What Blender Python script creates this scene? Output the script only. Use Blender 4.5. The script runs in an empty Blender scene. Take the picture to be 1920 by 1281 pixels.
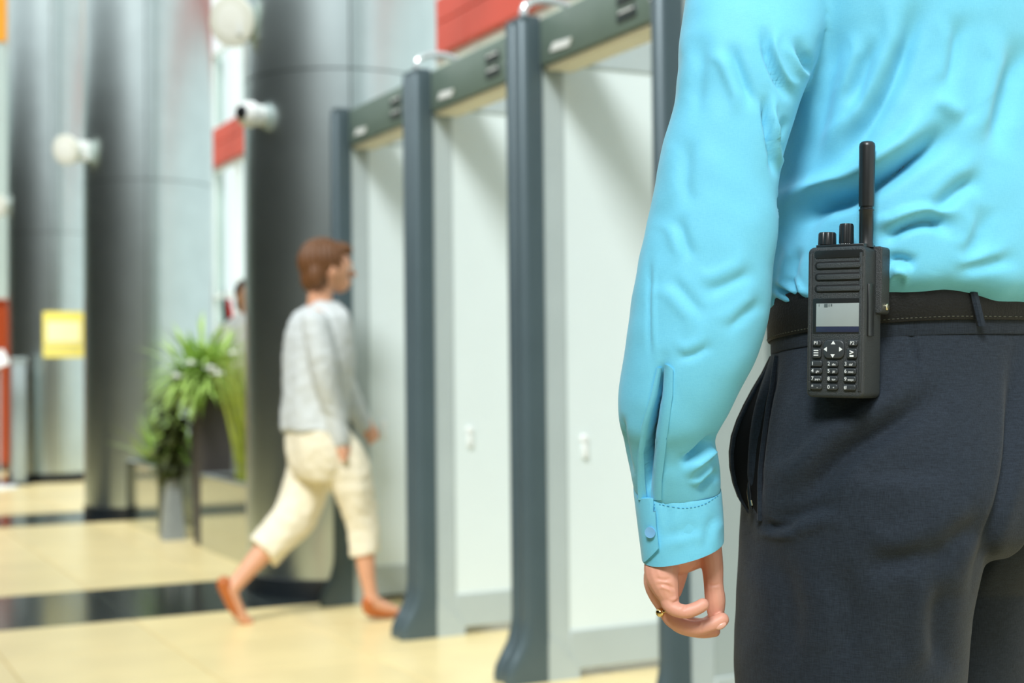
import bpy, bmesh, math, random
import numpy as np
from mathutils import Vector, Matrix
from mathutils.bvhtree import BVHTree
random.seed(7)
R = math.radians
SC = bpy.context.scene
COL = SC.collection

# ------------------------------------------------------------------ camera
F = 50.0 / 36.0 * 1920.0            # focal length in pixels of the 1920x1281 frame
CAM_Z = 1.03
YAW, PITCH, ROLL = R(27.0), R(1.2), R(0.6)
fwd = Vector((math.sin(YAW) * math.cos(PITCH), math.cos(YAW) * math.cos(PITCH), math.sin(PITCH)))
rgt0 = Vector((math.cos(YAW), -math.sin(YAW), 0))
up0 = rgt0.cross(fwd)
RGT = rgt0 * math.cos(ROLL) - up0 * math.sin(ROLL)
UP = up0 * math.cos(ROLL) + rgt0 * math.sin(ROLL)
FWD = fwd
CAMLOC = Vector((0, 0, CAM_Z))
cam_d = bpy.data.cameras.new('camera')
cam = bpy.data.objects.new('camera', cam_d)
COL.objects.link(cam)
cam.matrix_world = Matrix(((RGT.x, UP.x, -FWD.x, 0), (RGT.y, UP.y, -FWD.y, 0), (RGT.z, UP.z, -FWD.z, CAM_Z), (0, 0, 0, 1)))
cam_d.sensor_width = 36.0
cam_d.lens = 50.0
cam_d.clip_start = 0.05
cam_d.dof.use_dof = True
cam_d.dof.focus_distance = 1.29
cam_d.dof.aperture_fstop = 5.0
SC.camera = cam

# ------------------------------------------------------------------ sky, sun, exposure
world = bpy.data.worlds.new('overcast_sky')
SC.world = world
world.use_nodes = True
bg = world.node_tree.nodes['Background']
bg.inputs[0].default_value = (0.90, 0.98, 1.0, 1)
bg.inputs[1].default_value = 1.15
sun_d = bpy.data.lights.new('sun', 'SUN')
sun_d.energy = 3.6
sun_d.angle = R(18)
sun_d.color = (0.98, 1.0, 1.0)
sun = bpy.data.objects.new('sun', sun_d)
COL.objects.link(sun)
sun_dir = Vector((0.70, 0.71, -0.98))
sun.rotation_euler = sun_dir.to_track_quat('-Z', 'Y').to_euler()
SC.view_settings.view_transform = 'Standard'
SC.view_settings.look = 'None'
SC.view_settings.gamma = 1.0
SC.view_settings.use_curve_mapping = False
SC.view_settings.exposure = 0.02

# ------------------------------------------------------------------ helpers
def at(px, py, d):
    """point seen at pixel (px, py) of the 1920x1281 frame at depth d"""
    return CAMLOC + RGT * ((px - 960.0) / F * d) + UP * (-(py - 640.5) / F * d) + FWD * d

def project(P):
    """numpy (n,3) -> pixel x, pixel y, depth"""
    Q = np.asarray(P, float) - np.array(CAMLOC)
    x = Q @ np.array(RGT); y = Q @ np.array(UP); z = Q @ np.array(FWD)
    return 960.0 + F * x / z, 640.5 - F * y / z, z

MATS = {}
def srgb(r, g, b):
    f = lambda c: ((c / 255.0 + 0.055) / 1.055) ** 2.4 if c > 10 else c / 255.0 / 12.92
    return (f(r), f(g), f(b), 1)

def mat(name, color, rough=0.5, metal=0.0, spec=0.5, vary=0.0, nscale=30.0, bump=0.0, bscale=200.0, rand=0.0, coat=0.0, sheen=0.0):
    """procedural principled material: noise-varied base colour and optional fine bump"""
    if name in MATS: return MATS[name]
    m = bpy.data.materials.new(name); m.use_nodes = True
    nt = m.node_tree; n = nt.nodes; l = nt.links
    p = n['Principled BSDF']
    p.inputs['Base Color'].default_value = color
    p.inputs['Roughness'].default_value = rough
    p.inputs['Metallic'].default_value = metal
    p.inputs['Specular IOR Level'].default_value = spec
    if coat: p.inputs['Coat Weight'].default_value = coat
    if sheen: p.inputs['Sheen Weight'].default_value = sheen
    tc = n.new('ShaderNodeTexCoord')
    last = None
    if vary or rand:
        noi = n.new('ShaderNodeTexNoise'); noi.inputs['Scale'].default_value = nscale; noi.inputs['Detail'].default_value = 4
        l.new(tc.outputs['Object'], noi.inputs['Vector'])
        mr = n.new('ShaderNodeMapRange')
        mr.inputs['To Min'].default_value = 1 - vary; mr.inputs['To Max'].default_value = 1 + vary
        mr.inputs['From Min'].default_value = 0.25; mr.inputs['From Max'].default_value = 0.75
        l.new(noi.outputs['Fac'], mr.inputs['Value'])
        val = mr.outputs[0]
        if rand:
            oi = n.new('ShaderNodeObjectInfo')
            m2 = n.new('ShaderNodeMapRange'); m2.inputs['To Min'].default_value = 1 - rand; m2.inputs['To Max'].default_value = 1 + rand
            l.new(oi.outputs['Random'], m2.inputs['Value'])
            mu = n.new('ShaderNodeMath'); mu.operation = 'MULTIPLY'
            l.new(val, mu.inputs[0]); l.new(m2.outputs[0], mu.inputs[1]); val = mu.outputs[0]
        vm = n.new('ShaderNodeVectorMath'); vm.operation = 'SCALE'
        vm.inputs[0].default_value = color[:3]
        l.new(val, vm.inputs['Scale'])
        l.new(vm.outputs[0], p.inputs['Base Color'])
    if bump:
        nb = n.new('ShaderNodeTexNoise'); nb.inputs['Scale'].default_value = bscale; nb.inputs['Detail'].default_value = 3
        l.new(tc.outputs['Object'], nb.inputs['Vector'])
        b = n.new('ShaderNodeBump'); b.inputs['Strength'].default_value = bump; b.inputs['Distance'].default_value = 0.002
        l.new(nb.outputs['Fac'], b.inputs['Height']); l.new(b.outputs[0], p.inputs['Normal'])
    MATS[name] = m
    return m

def weave_mat(name, color, color2, rough, scale, bump, sheen=0.0, slub=0.0):
    """woven cloth: crossing threads in colour and bump"""
    m = bpy.data.materials.new(name); m.use_nodes = True
    nt = m.node_tree; n = nt.nodes; l = nt.links
    p = n['Principled BSDF']; p.inputs['Roughness'].default_value = rough
    p.inputs['Specular IOR Level'].default_value = 0.25
    if sheen: p.inputs['Sheen Weight'].default_value = sheen
    tc = n.new('ShaderNodeTexCoord')
    outs = []
    for stretch in ((8, 8, 1), (1, 1, 8)):
        mp = n.new('ShaderNodeMapping'); mp.inputs['Scale'].default_value = stretch
        l.new(tc.outputs['Object'], mp.inputs['Vector'])
        nz = n.new('ShaderNodeTexNoise'); nz.inputs['Scale'].default_value = scale; nz.inputs['Detail'].default_value = 3
        l.new(mp.outputs[0], nz.inputs['Vector'])
        outs.append(nz.outputs['Fac'])
    ad = n.new('ShaderNodeMath'); ad.operation = 'ADD'
    l.new(outs[0], ad.inputs[0]); l.new(outs[1], ad.inputs[1])
    mr = n.new('ShaderNodeMapRange'); mr.inputs['From Min'].default_value = 0.7; mr.inputs['From Max'].default_value = 1.3
    l.new(ad.outputs[0], mr.inputs['Value'])
    mx = n.new('ShaderNodeMix'); mx.data_type = 'RGBA'
    mx.inputs['A'].default_value = color; mx.inputs['B'].default_value = color2
    l.new(mr.outputs[0], mx.inputs['Factor'])
    l.new(mx.outputs['Result'], p.inputs['Base Color'])
    b = n.new('ShaderNodeBump'); b.inputs['Strength'].default_value = bump; b.inputs['Distance'].default_value = 0.001
    l.new(ad.outputs[0], b.inputs['Height']); l.new(b.outputs[0], p.inputs['Normal'])
    MATS[name] = m
    return m

def glass_mat(name, tint=(0.97, 1, 0.99, 1), gloss=0.12):
    m = bpy.data.materials.new(name); m.use_nodes = True
    nt = m.node_tree; n = nt.nodes; l = nt.links
    n.remove(n['Principled BSDF'])
    t = n.new('ShaderNodeBsdfTransparent'); t.inputs[0].default_value = tint
    g = n.new('ShaderNodeBsdfGlossy'); g.inputs['Roughness'].default_value = 0.05
    mx = n.new('ShaderNodeMixShader'); mx.inputs[0].default_value = 0.06
    l.new(t.outputs[0], mx.inputs[1]); l.new(g.outputs[0], mx.inputs[2])
    l.new(mx.outputs[0], n['Material Output'].inputs['Surface'])
    MATS[name] = m
    return m

class MB:
    """collects vertices and faces; build() links them as one mesh object"""
    def __init__(s): s.v = []; s.f = []
    def add(s, v, f):
        o = len(s.v); s.v.extend([tuple(p) for p in v]); s.f.extend([tuple(i + o for i in q) for q in f]); return s
    def box(s, x0, x1, y0, y1, z0, z1, bev=0.0, seg=2, M=None):
        bm = bmesh.new()
        bmesh.ops.create_cube(bm, size=1)
        for v in bm.verts:
            v.co = Vector(((x0 + x1) / 2 + v.co.x * (x1 - x0), (y0 + y1) / 2 + v.co.y * (y1 - y0), (z0 + z1) / 2 + v.co.z * (z1 - z0)))
        if bev: bmesh.ops.bevel(bm, geom=bm.edges[:], offset=bev, segments=seg, affect='EDGES', profile=0.5)
        return s.bm(bm, M)
    def bm(s, bm, M=None):
        bm.verts.index_update()
        vs = [(M @ v.co if M else v.co.copy()) for v in bm.verts]
        s.add(vs, [[v.index for v in f.verts] for f in bm.faces]); bm.free(); return s
    def tube(s, pts, rad, n=12, caps=True):
        pts = [Vector(p) for p in pts]
        rads = rad if hasattr(rad, '__len__') else [rad] * len(pts)
        rings = []
        t = (pts[1] - pts[0]).normalized()
        a = t.orthogonal().normalized()
        for i, p in enumerate(pts):
            if i == 0: tt = (pts[1] - pts[0])
            elif i == len(pts) - 1: tt = pts[-1] - pts[-2]
            else: tt = (pts[i + 1] - pts[i]).normalized() + (pts[i] - pts[i - 1]).normalized()
            tt.normalize()
            a = (a - tt * a.dot(tt)).normalized(); b = tt.cross(a)
            rings.append([p + (a * math.cos(2 * math.pi * k / n) + b * math.sin(2 * math.pi * k / n)) * rads[i] for k in range(n)])
        return s.loft(rings, caps)
    def loft(s, rings, caps=True, closed=True):
        n = len(rings[0]); vs = [p for r in rings for p in r]; fs = []
        for i in range(len(rings) - 1):
            for k in range(n if closed else n - 1):
                k2 = (k + 1) % n
                fs.append((i * n + k, i * n + k2, (i + 1) * n + k2, (i + 1) * n + k))
        if caps:
            fs.append(tuple(range(n))[::-1]); fs.append(tuple((len(rings) - 1) * n + k for k in range(n)))
        return s.add(vs, fs)
    def lathe(s, prof, n=24, M=None, caps=True):
        rings = []
        for r, z in prof:
            rings.append([Vector((r * math.cos(2 * math.pi * k / n), r * math.sin(2 * math.pi * k / n), z)) for k in range(n)])
        if M: rings = [[M @ p for p in r] for r in rings]
        return s.loft(rings, caps)
    def ball(s, c, r, sx=1, sy=1, sz=1, seg=16, M=None):
        bm = bmesh.new(); bmesh.ops.create_uvsphere(bm, u_segments=seg, v_segments=seg // 2 + 2, radius=r)
        c = Vector(c)
        for v in bm.verts:
            q = Vector((v.co.x * sx, v.co.y * sy, v.co.z * sz))
            v.co = (M @ q if M else q) + c
        return s.bm(bm)
    def prism(s, poly, y0, y1, M=None):
        """polygon [(x,z)...] extruded along y"""
        n = len(poly)
        v = [Vector((x, y0, z)) for x, z in poly] + [Vector((x, y1, z)) for x, z in poly]
        f = [tuple(range(n)), tuple(range(n, 2 * n))[::-1]] + [(i, i + n, (i + 1) % n + n, (i + 1) % n) for i in range(n)]
        if M: v = [M @ p for p in v]
        return s.add(v, f)
    def mesh(s, name, smooth=True, angle=40):
        me = bpy.data.meshes.new(name); me.from_pydata(s.v, [], s.f)
        bm = bmesh.new(); bm.from_mesh(me); bmesh.ops.recalc_face_normals(bm, faces=bm.faces[:]); bm.to_mesh(me); bm.free()
        if smooth:
            me.polygons.foreach_set('use_smooth', [True] * len(me.polygons))
            me.set_sharp_from_angle(angle=R(angle))
        return me
    def build(s, name, material, parent=None, smooth=True, angle=40):
        return obj(name, s.mesh(name, smooth, angle), material, parent)

def obj(name, me, material=None, parent=None):
    o = bpy.data.objects.new(name, me); COL.objects.link(o)
    if material and not me.materials: me.materials.append(material)
    if parent is not None:
        o.parent = parent
        o.matrix_parent_inverse = root_matrix(parent).inverted()
    return o
def root_matrix(o):
    m = Matrix.LocRotScale(o.location, o.rotation_euler, o.scale)
    if o.parent is not None: m = root_matrix(o.parent) @ o.matrix_parent_inverse @ m
    return m
def tag(o, label=None, cat=None, group=None, kind=None):
    if label: o['label'] = label
    if cat: o['category'] = cat
    if group: o['group'] = group
    if kind: o['kind'] = kind
    return o
def thing(name, loc, label, cat, group=None):
    o = bpy.data.objects.new(name, None); COL.objects.link(o)
    o.location = loc; o.empty_display_size = 0.1
    return tag(o, label, cat, group)
def remesh(mb, name, voxel, smooth=8, fac=0.5):
    """joins overlapping closed shapes into one continuous surface"""
    me = mb.mesh(name + '_raw', smooth=False)
    o = bpy.data.objects.new('tmp', me); COL.objects.link(o)
    r = o.modifiers.new('r', 'REMESH'); r.mode = 'VOXEL'; r.voxel_size = voxel
    if smooth:
        s = o.modifiers.new('s', 'SMOOTH'); s.iterations = smooth; s.factor = fac
    dg = bpy.context.evaluated_depsgraph_get()
    out = bpy.data.meshes.new_from_object(o.evaluated_get(dg))
    bpy.data.objects.remove(o); bpy.data.meshes.remove(me)
    out.name = name
    out.polygons.foreach_set('use_smooth', [True] * len(out.polygons))
    return out
def verts_np(me):
    a = np.empty(len(me.vertices) * 3); me.vertices.foreach_get('co', a); return a.reshape(-1, 3)
def normals_np(me):
    a = np.empty(len(me.vertices) * 3); me.vertices.foreach_get('normal', a); return a.reshape(-1, 3)
def set_verts(me, V):
    me.vertices.foreach_set('co', np.asarray(V, float).ravel()); me.update()

# ------------------------------------------------------------------ materials
M_cream = mat('cream_stone', srgb(236, 216, 160), 0.30, vary=0.07, nscale=3.0, rand=0.05)
M_black = mat('black_granite', srgb(42, 48, 48), 0.16, vary=0.25, nscale=60, rand=0.2)
M_grout = mat('grout', srgb(205, 188, 145), 0.8, vary=0.08, nscale=40)
M_colm = mat('brushed_grey_metal', srgb(204, 216, 216), 0.30, 1.0, vary=0.05, nscale=6)
M_coljoint = mat('dark_joint', srgb(40, 58, 56), 0.6, vary=0.05)
M_plinth = mat('black_plinth', srgb(22, 28, 32), 0.4, vary=0.1)
M_wallgrey = mat('grey_green_wall', srgb(176, 192, 188), 0.7, vary=0.04, nscale=2)
M_dark = mat('charcoal_stone', srgb(46, 48, 47), 0.5, vary=0.15, nscale=3)
M_red = mat('red_panel', srgb(206, 72, 50), 0.45, vary=0.04, nscale=2, rand=0.03)
M_orange = mat('orange_panel', srgb(176, 66, 10), 0.5, vary=0.08, nscale=3)
M_amber = mat('amber_panel', srgb(236, 160, 40), 0.5, vary=0.08, nscale=3)
M_whitem = mat('white_painted_metal', srgb(232, 236, 234), 0.45, vary=0.02, nscale=8)
M_glass = glass_mat('clear_glass')
M_pave = mat('pale_paving', srgb(214, 216, 210), 0.8, vary=0.06, nscale=2)
M_gpanel = mat('white_laminate', srgb(218, 230, 230), 0.35, vary=0.015, nscale=4)
M_gframe = mat('light_grey_frame', srgb(172, 184, 184), 0.42, vary=0.03, nscale=6)
M_gnose = mat('blue_grey_extrusion', srgb(80, 96, 102), 0.33, 0.25, vary=0.06, nscale=5)
M_ghead = mat('grey_green_header', srgb(108, 126, 116), 0.42, vary=0.05, nscale=8)
M_gunder = mat('beige_underside', srgb(230, 224, 200), 0.5, vary=0.04, nscale=8)
M_chrome = mat('chrome', srgb(225, 228, 228), 0.16, 1.0, vary=0.02)
M_disp = mat('dark_display', srgb(40, 52, 50), 0.3, vary=0.1)
M_mirror = mat('mirror_steel', srgb(205, 208, 200), 0.10, 1.0, vary=0.02, nscale=3)

# ------------------------------------------------------------------ floor: stone tiles in a grid
TX, GAP = 0.6, 0.005
floor_mb = MB().box(-9, 6.5, -16, 24, -0.06, -0.012)
floor = tag(floor_mb.build('floor', M_grout, smooth=False), 'cream stone tile floor with wide black granite bands', None, kind='structure')
BANDS = [(2.02, 2.92), (6.10, 7.04), (10.25, 11.15), (14.3, 15.2), (18.4, 19.3), (-2.06, -1.16)]
rows = []
edges = sorted(BANDS)
y = -16.0
for b0, b1 in edges + [(24.0, 24.0)]:
    n = max(1, round((b0 - y) / 0.64)); h = (b0 - y) / n
    for i in range(n): rows.append((y + i * h, y + (i + 1) * h, 'c'))
    if b1 > b0: rows.append((b0, b1, 'b'))
    y = b1
tiles = []
for (y0, y1, k) in rows:
    if y1 - y0 < 0.02: continue
    i0 = int(math.floor((-9 - 1.30) / TX))
    for i in range(i0, 9):
        x0 = 1.30 + i * TX; x1 = x0 + TX
        if x1 < -9 or x0 > 6.5: continue
        tiles.append((max(x0, -9), min(x1, 6.5), y0, y1, k))
def vis(t):
    cx, cy = (t[0] + t[1]) / 2, (t[2] + t[3]) / 2
    px, py, d = project([[cx, cy, 0]])
    if d[0] < 2.5 or not (-120 < px[0] < 1500) or py[0] > 1400: return 1e9
    return d[0]
tiles.sort(key=vis)
cache = {}
def tile_mesh(w, h, k):
    key = (round(w, 3), round(h, 3), k)
    if key not in cache:
        me = MB().box(-w / 2 + GAP / 2, w / 2 - GAP / 2, -h / 2 + GAP / 2, h / 2 - GAP / 2, -0.02, 0, 0.002, 1).mesh('tile', smooth=False)
        me.materials.append(M_cream if k == 'c' else M_black)
        cache[key] = me
    return cache[key]
rest = {'c': MB(), 'b': MB()}
cnt = 0
for t in tiles:
    w, h = t[1] - t[0], t[3] - t[2]
    if vis(t) < 20 and cnt < 290 and w > 0.55:
        o = obj('tile', tile_mesh(w, h, t[4]), None, floor); o.location = ((t[0] + t[1]) / 2, (t[2] + t[3]) / 2, 0); cnt += 1
    else:
        g = GAP / 2
        rest[t[4]].box(t[0] + g, t[1] - g, t[2] + g, t[3] - g, -0.02, 0)
tag(rest['c'].build('tile_field', M_cream, floor, smooth=False), kind='stuff')
tag(rest['b'].build('band_field', M_black, floor, smooth=False), kind='stuff')

# ------------------------------------------------------------------ outer shell
tag(MB().box(6.62, 60, -40, 80, -0.2, -0.03).build('paving_outside', M_pave, smooth=False), 'pale paving outside the glass wall', None, kind='structure')
wl = MB().box(-9.3, -9, -16, 24, 0, 6.6)
tag(wl.build('wall_left', M_dark, smooth=False), 'charcoal stone side wall of the lobby', None, kind='structure')
wf = MB().box(-9.3, 6.7, 24, 24.3, 0, 6.6)
tag(wf.build('wall_far', M_wallgrey, smooth=False), 'grey green wall at the far end of the lobby', None, kind='structure')
tag(MB().box(-9.3, 0.2, -16.3, -16, 0, 6.6).build('added_wall_back', M_dark, smooth=False), 'unseen charcoal wall added behind the camera for dark column reflections', None, kind='structure')  # partial wall out of view, added to give the columns something dark to reflect
tag(MB().box(-9.3, -2.6, -16, 24, 4.2, 4.6).build('added_slab', M_dark, smooth=False), 'unseen dark overhead slab added to darken the column reflections', None, kind='structure')  # unseen slab, added so the left sides of the columns reflect dark
# glazed wall on the right: sill, mullions, transoms, panes, red fascia panels
FX = 6.5
wr = tag(MB().box(FX - 0.06, FX + 0.1, -16, 24, 0, 0.12, 0.005, 1).build('wall_right', M_whitem, smooth=False), 'white framed glass wall with a red panelled fascia', None, kind='structure')
ym = [-6 + i * 1.5 for i in range(21)]
MB().box(FX - 0.05, FX + 0.07, -16, -15.9, 0.12, 6.6).build('mullion', M_whitem, wr, smooth=False)
for yy in ym:
    MB().box(FX - 0.05, FX + 0.07, yy - 0.035, yy + 0.035, 0.12, 6.6, 0.005, 1).build('mullion', M_whitem, wr, smooth=False)
for zz in (2.35, 4.49, 5.18, 6.5):
    MB().box(FX - 0.04, FX + 0.06, -6, 24, zz - 0.035, zz + 0.035, 0.005, 1).build('transom', M_whitem, wr, smooth=False)
pane_cache = {}
for i in range(20):
    for z0, z1 in ((0.12, 2.315), (2.385, 4.455), (5.215, 6.465)):
        k = (z0, z1)
        if k not in pane_cache:
            pm = MB().box(-0.006, 0.006, -0.715, 0.715, z0, z1).mesh('pane', smooth=False); pm.materials.append(M_glass); pane_cache[k] = pm
        o = obj('pane', pane_cache[k], None, wr); o.location = (FX, ym[i] + 0.75, 0)
fm = {}
for i in range(20):
    for z0, z1 in ((4.53, 4.86), (4.87, 5.14)):
        if z0 not in fm:
            q = MB().box(-0.13, 0.05, -0.745, 0.745, z0, z1, 0.006, 1).mesh('fascia_panel', smooth=False); q.materials.append(M_red); fm[z0] = q
        o = obj('fascia_panel', fm[z0], None, wr); o.location = (FX, ym[i] + 0.75, 0)
# white roof beams spanning the hall
for i in range(8):
    yy = 3.0 + i * 3.0
    b = MB().box(-9, FX, yy - 0.06, yy + 0.06, 6.45, 6.75, 0.01, 1).build('trim_%d' % (i + 1), M_whitem, smooth=False)
    tag(b, 'white roof beam over the lobby', None, kind='structure')

# ------------------------------------------------------------------ columns clad in curved metal sheets
CR = 0.47
def make_column(cx, cy, label):
    root = thing('column', (cx, cy, 0), label, 'column', 'metal clad columns')
    MB().lathe([(CR - 0.012, 0.0), (CR - 0.012, 6.6)], 48, Matrix.Translation((cx, cy, 0))).build('core', M_coljoint, root)
    MB().lathe([(CR + 0.006, 0.0), (CR + 0.006, 0.085), (CR, 0.09)], 64, Matrix.Translation((cx, cy, 0)), caps=False).build('plinth', M_plinth, root)
    base = math.atan2(-math.cos(R(15)), -math.sin(R(15)))
    for z0, z1 in ((0.09, 2.425), (2.431, 4.86), (4.866, 6.6)):
        for k in range(3):
            a0 = base + k * 2 * math.pi / 3 + 0.006; a1 = base + (k + 1) * 2 * math.pi / 3 - 0.006
            mb = MB(); rings = []
            for r, z in ((CR - 0.010, z0), (CR, z0), (CR, z1), (CR - 0.010, z1)):
                rings.append([Vector((cx + r * math.cos(a0 + (a1 - a0) * j / 32), cy + r * math.sin(a0 + (a1 - a0) * j / 32), z)) for j in range(33)])
            mb.loft(rings, caps=False, closed=False).build('cladding_sheet', M_colm, root)
    return root
CX = 2.42
COLS = [(CX, 2.42, 'metal column behind the man in the blue shirt'),
        (CX, 6.57, 'metal column directly behind the walking woman'),
        (2.40, 10.65, 'metal column to the left of the planters'),
        (2.40, 14.73, 'farthest metal column with the yellow notice')]
for c in COLS: make_column(*c)
# ------------------------------------------------------------------ walk-through detector gates
GX = 2.16                              # front of the rounded posts
PT = 0.058                             # thickness of a side panel
GD = 0.72                              # depth of a side panel
M_gout = mat('grey_laminate', srgb(160, 172, 170), 0.38, vary=0.02, nscale=4)
def side_panel(root, y0, inner):
    """one upright of a gate: rounded dark post front and back, light frame, white infill"""
    y1 = y0 + PT; yc = (y0 + y1) / 2
    for x, s in ((GX, 1), (GX + GD, -1)):
        prof = []
        for k in range(13):                      # half round nose
            a = math.pi / 2 - math.pi * k / 12
            prof.append((x + s * (0.040 - 0.040 * math.cos(a)), yc + (PT / 2) * math.sin(a)))
        prof += [(x + s * 0.085, y0), (x + s * 0.085, y1)]
        rings = []
        for z, fl in ((0.0, 0.066), (0.02, 0.07), (0.05, 0.064), (0.09, 0.042), (0.13, 0.018), (0.18, 0.004), (0.22, 0), (2.19, 0), (2.20, -0.006)):
            rings.append([Vector((px - s * fl if abs(px - x) < 0.045 else px, py, z)) for px, py in prof])
        MB().loft(rings).build('post', M_gnose, root)
        MB().box(min(x + s * 0.012, x + s * 0.08), max(x + s * 0.012, x + s * 0.08), y0, y1, 2.195, 2.215, 0.006, 2).build('post_cap', M_gnose, root)
    xa, xb = GX + 0.085, GX + GD - 0.085
    fr = MB()
    fr.box(xa, xa + 0.085, y0 + 0.006, y1 - 0.006, 0.03, 2.17, 0.003, 1)
    fr.box(xb - 0.085, xb, y0 + 0.006, y1 - 0.006, 0.03, 2.17, 0.003, 1)
    fr.box(xa + 0.084, xb - 0.084, y0 + 0.006, y1 - 0.006, 0.03, 0.16, 0.003, 1)
    fr.box(xa + 0.084, xb - 0.084, y0 + 0.006, y1 - 0.006, 2.06, 2.17, 0.003, 1)
    f = fr.build('panel_frame', M_gframe, root)
    inf = MB().box(xa + 0.08, xb - 0.08, y0 + 0.012, y1 - 0.012, 0.155, 2.065).build('infill_panel', M_gpanel if inner else M_gout, root)
    # wedge shaped foot under the front of the frame
    MB().prism([(xa - 0.075, 0.0), (xa + 0.12, 0.0), (xa + 0.12, 0.035), (xa + 0.004, 0.16), (xa + 0.002, 0.12), (xa - 0.05, 0.06)], y0 + 0.001, y0 + 0.02).build('foot', M_gframe, root)
    if not inner: return f
    # key lock on the infill
    lk = MB().lathe([(0.016, 0), (0.016, 0.004), (0.011, 0.006), (0.011, 0.012), (0.0, 0.013)], 18, Matrix.Translation((xa + 0.15, y0 + 0.013, 0.80)) @ Matrix.Rotation(R(90), 4, 'X'))
    lock = lk.build('lock', M_whitem, inf)
    MB().box(xa + 0.141, xa + 0.159, y0 - 0.001, y0 + 0.012, 0.735, 0.785, 0.003, 1).build('lock_tab', M_whitem, lock)
    return f
def make_gate(y0, label):
    y1 = y0 + 0.895
    root = thing('detector_gate', (GX + GD / 2, (y0 + y1) / 2, 0), label, 'metal detector', 'walk through detector gates')
    side_panel(root, y0, False); side_panel(root, y1 - PT, True)
    ya, yb = y0 + PT, y1 - PT
    xh = GX + 0.075
    hd = MB().box(xh, xh + 0.125, ya, yb, 2.045, 2.205, 0.008, 2).build('header', M_ghead, root)
    MB().box(xh + 0.012, xh + 0.113, ya + 0.02, yb - 0.02, 2.030, 2.046, 0.004, 1).build('header_underside', M_gunder, hd)
    # pale badge and two dark displays on the front of the header
    bd = MB()
    yq = yb - 0.15
    bd.prism([(-0.072, -0.010), (0.052, -0.016), (0.072, 0.008), (-0.050, 0.016)], -0.003, 0.003, Matrix.Translation((xh - 0.001, yq, 2.088)) @ Matrix.Rotation(R(-90), 4, 'Z'))
    bd.build('badge', M_whitem, hd, smooth=False)
    for dz in (0.0, 0.052):
        dp = MB().box(xh - 0.004, xh + 0.004, ya + 0.17, ya + 0.28, 2.075 + dz, 2.115 + dz, 0.003, 1).build('display', M_disp, hd)
        MB().box(xh - 0.006, xh, ya + 0.185, ya + 0.265, 2.102 + dz, 2.108 + dz).build('display_mark', M_whitem, dp, smooth=False)
    # chrome lifting handle on the far upright and a screw on the near post
    if label.find('farthest') < 0:
        yh = y1 - 0.03
        pts = [Vector((GX + 0.03, yh, 2.19))]
        for k in range(9):
            a = math.pi - math.pi * k / 8
            pts.append(Vector((GX + 0.13 + 0.10 * math.cos(a) * (1 if abs(math.cos(a)) > 0.5 else 1), yh, 2.235 + 0.045 * math.sin(a))))
        pts.append(Vector((GX + 0.23, yh, 2.16)))
        MB().tube(pts, 0.013, 12).build('lifting_handle', M_chrome, root)
    MB().lathe([(0.008, 0), (0.008, 0.003), (0.0, 0.005)], 12, Matrix.Translation((GX + 0.006, y0 + PT / 2 + 0.012, 2.07)) @ Matrix.Rotation(R(-90), 4, 'Y')).build('screw', M_chrome, root)
    return root
GY = 3.325
make_gate(GY + 2 * 0.905, 'farthest detector gate, the one the woman is walking into')
make_gate(GY + 0.905, 'middle one of the three walk-through detector gates')
make_gate(GY, 'nearest detector gate, right behind the blue sleeve')
# ------------------------------------------------------------------ the man in the blue shirt
M_shirt = weave_mat('cyan_poplin', srgb(108, 196, 228), srgb(116, 203, 232), 0.62, 220, 0.10, sheen=0.15)
M_trous = weave_mat('navy_worsted', srgb(21, 29, 38), srgb(36, 46, 57), 0.8, 130, 0.35, sheen=0.06)
M_lining = mat('black_lining', srgb(9, 10, 11), 0.9, spec=0.2, vary=0.15, nscale=60)
M_belt = mat('black_leather', srgb(14, 16, 16), 0.6, spec=0.3, vary=0.15, nscale=150, bump=0.3, bscale=500)
M_skin = mat('skin', srgb(220, 160, 138), 0.48, vary=0.07, nscale=25, bump=0.12, bscale=260)
M_skin.node_tree.nodes['Principled BSDF'].inputs['Subsurface Weight'].default_value = 0.12
M_skin.node_tree.nodes['Principled BSDF'].inputs['Subsurface Radius'].default_value = (0.02, 0.007, 0.004)
M_nail = mat('nail', srgb(222, 170, 150), 0.3, vary=0.03)
M_gold = mat('gold_ring', srgb(226, 200, 140), 0.2, 1.0, vary=0.03)
M_button = mat('pale_blue_button', srgb(120, 176, 220), 0.3, vary=0.05)
M_hair1 = mat('dark_brown_hair', srgb(60, 42, 30), 0.6, vary=0.3, nscale=90)
M_shoe = mat('black_shoe_leather', srgb(20, 20, 21), 0.3, vary=0.1)
GP = Vector((1.01, 1.08, 0))
man = thing('person', GP, 'man seen from behind in a cyan shirt and navy trousers', 'person')

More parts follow.
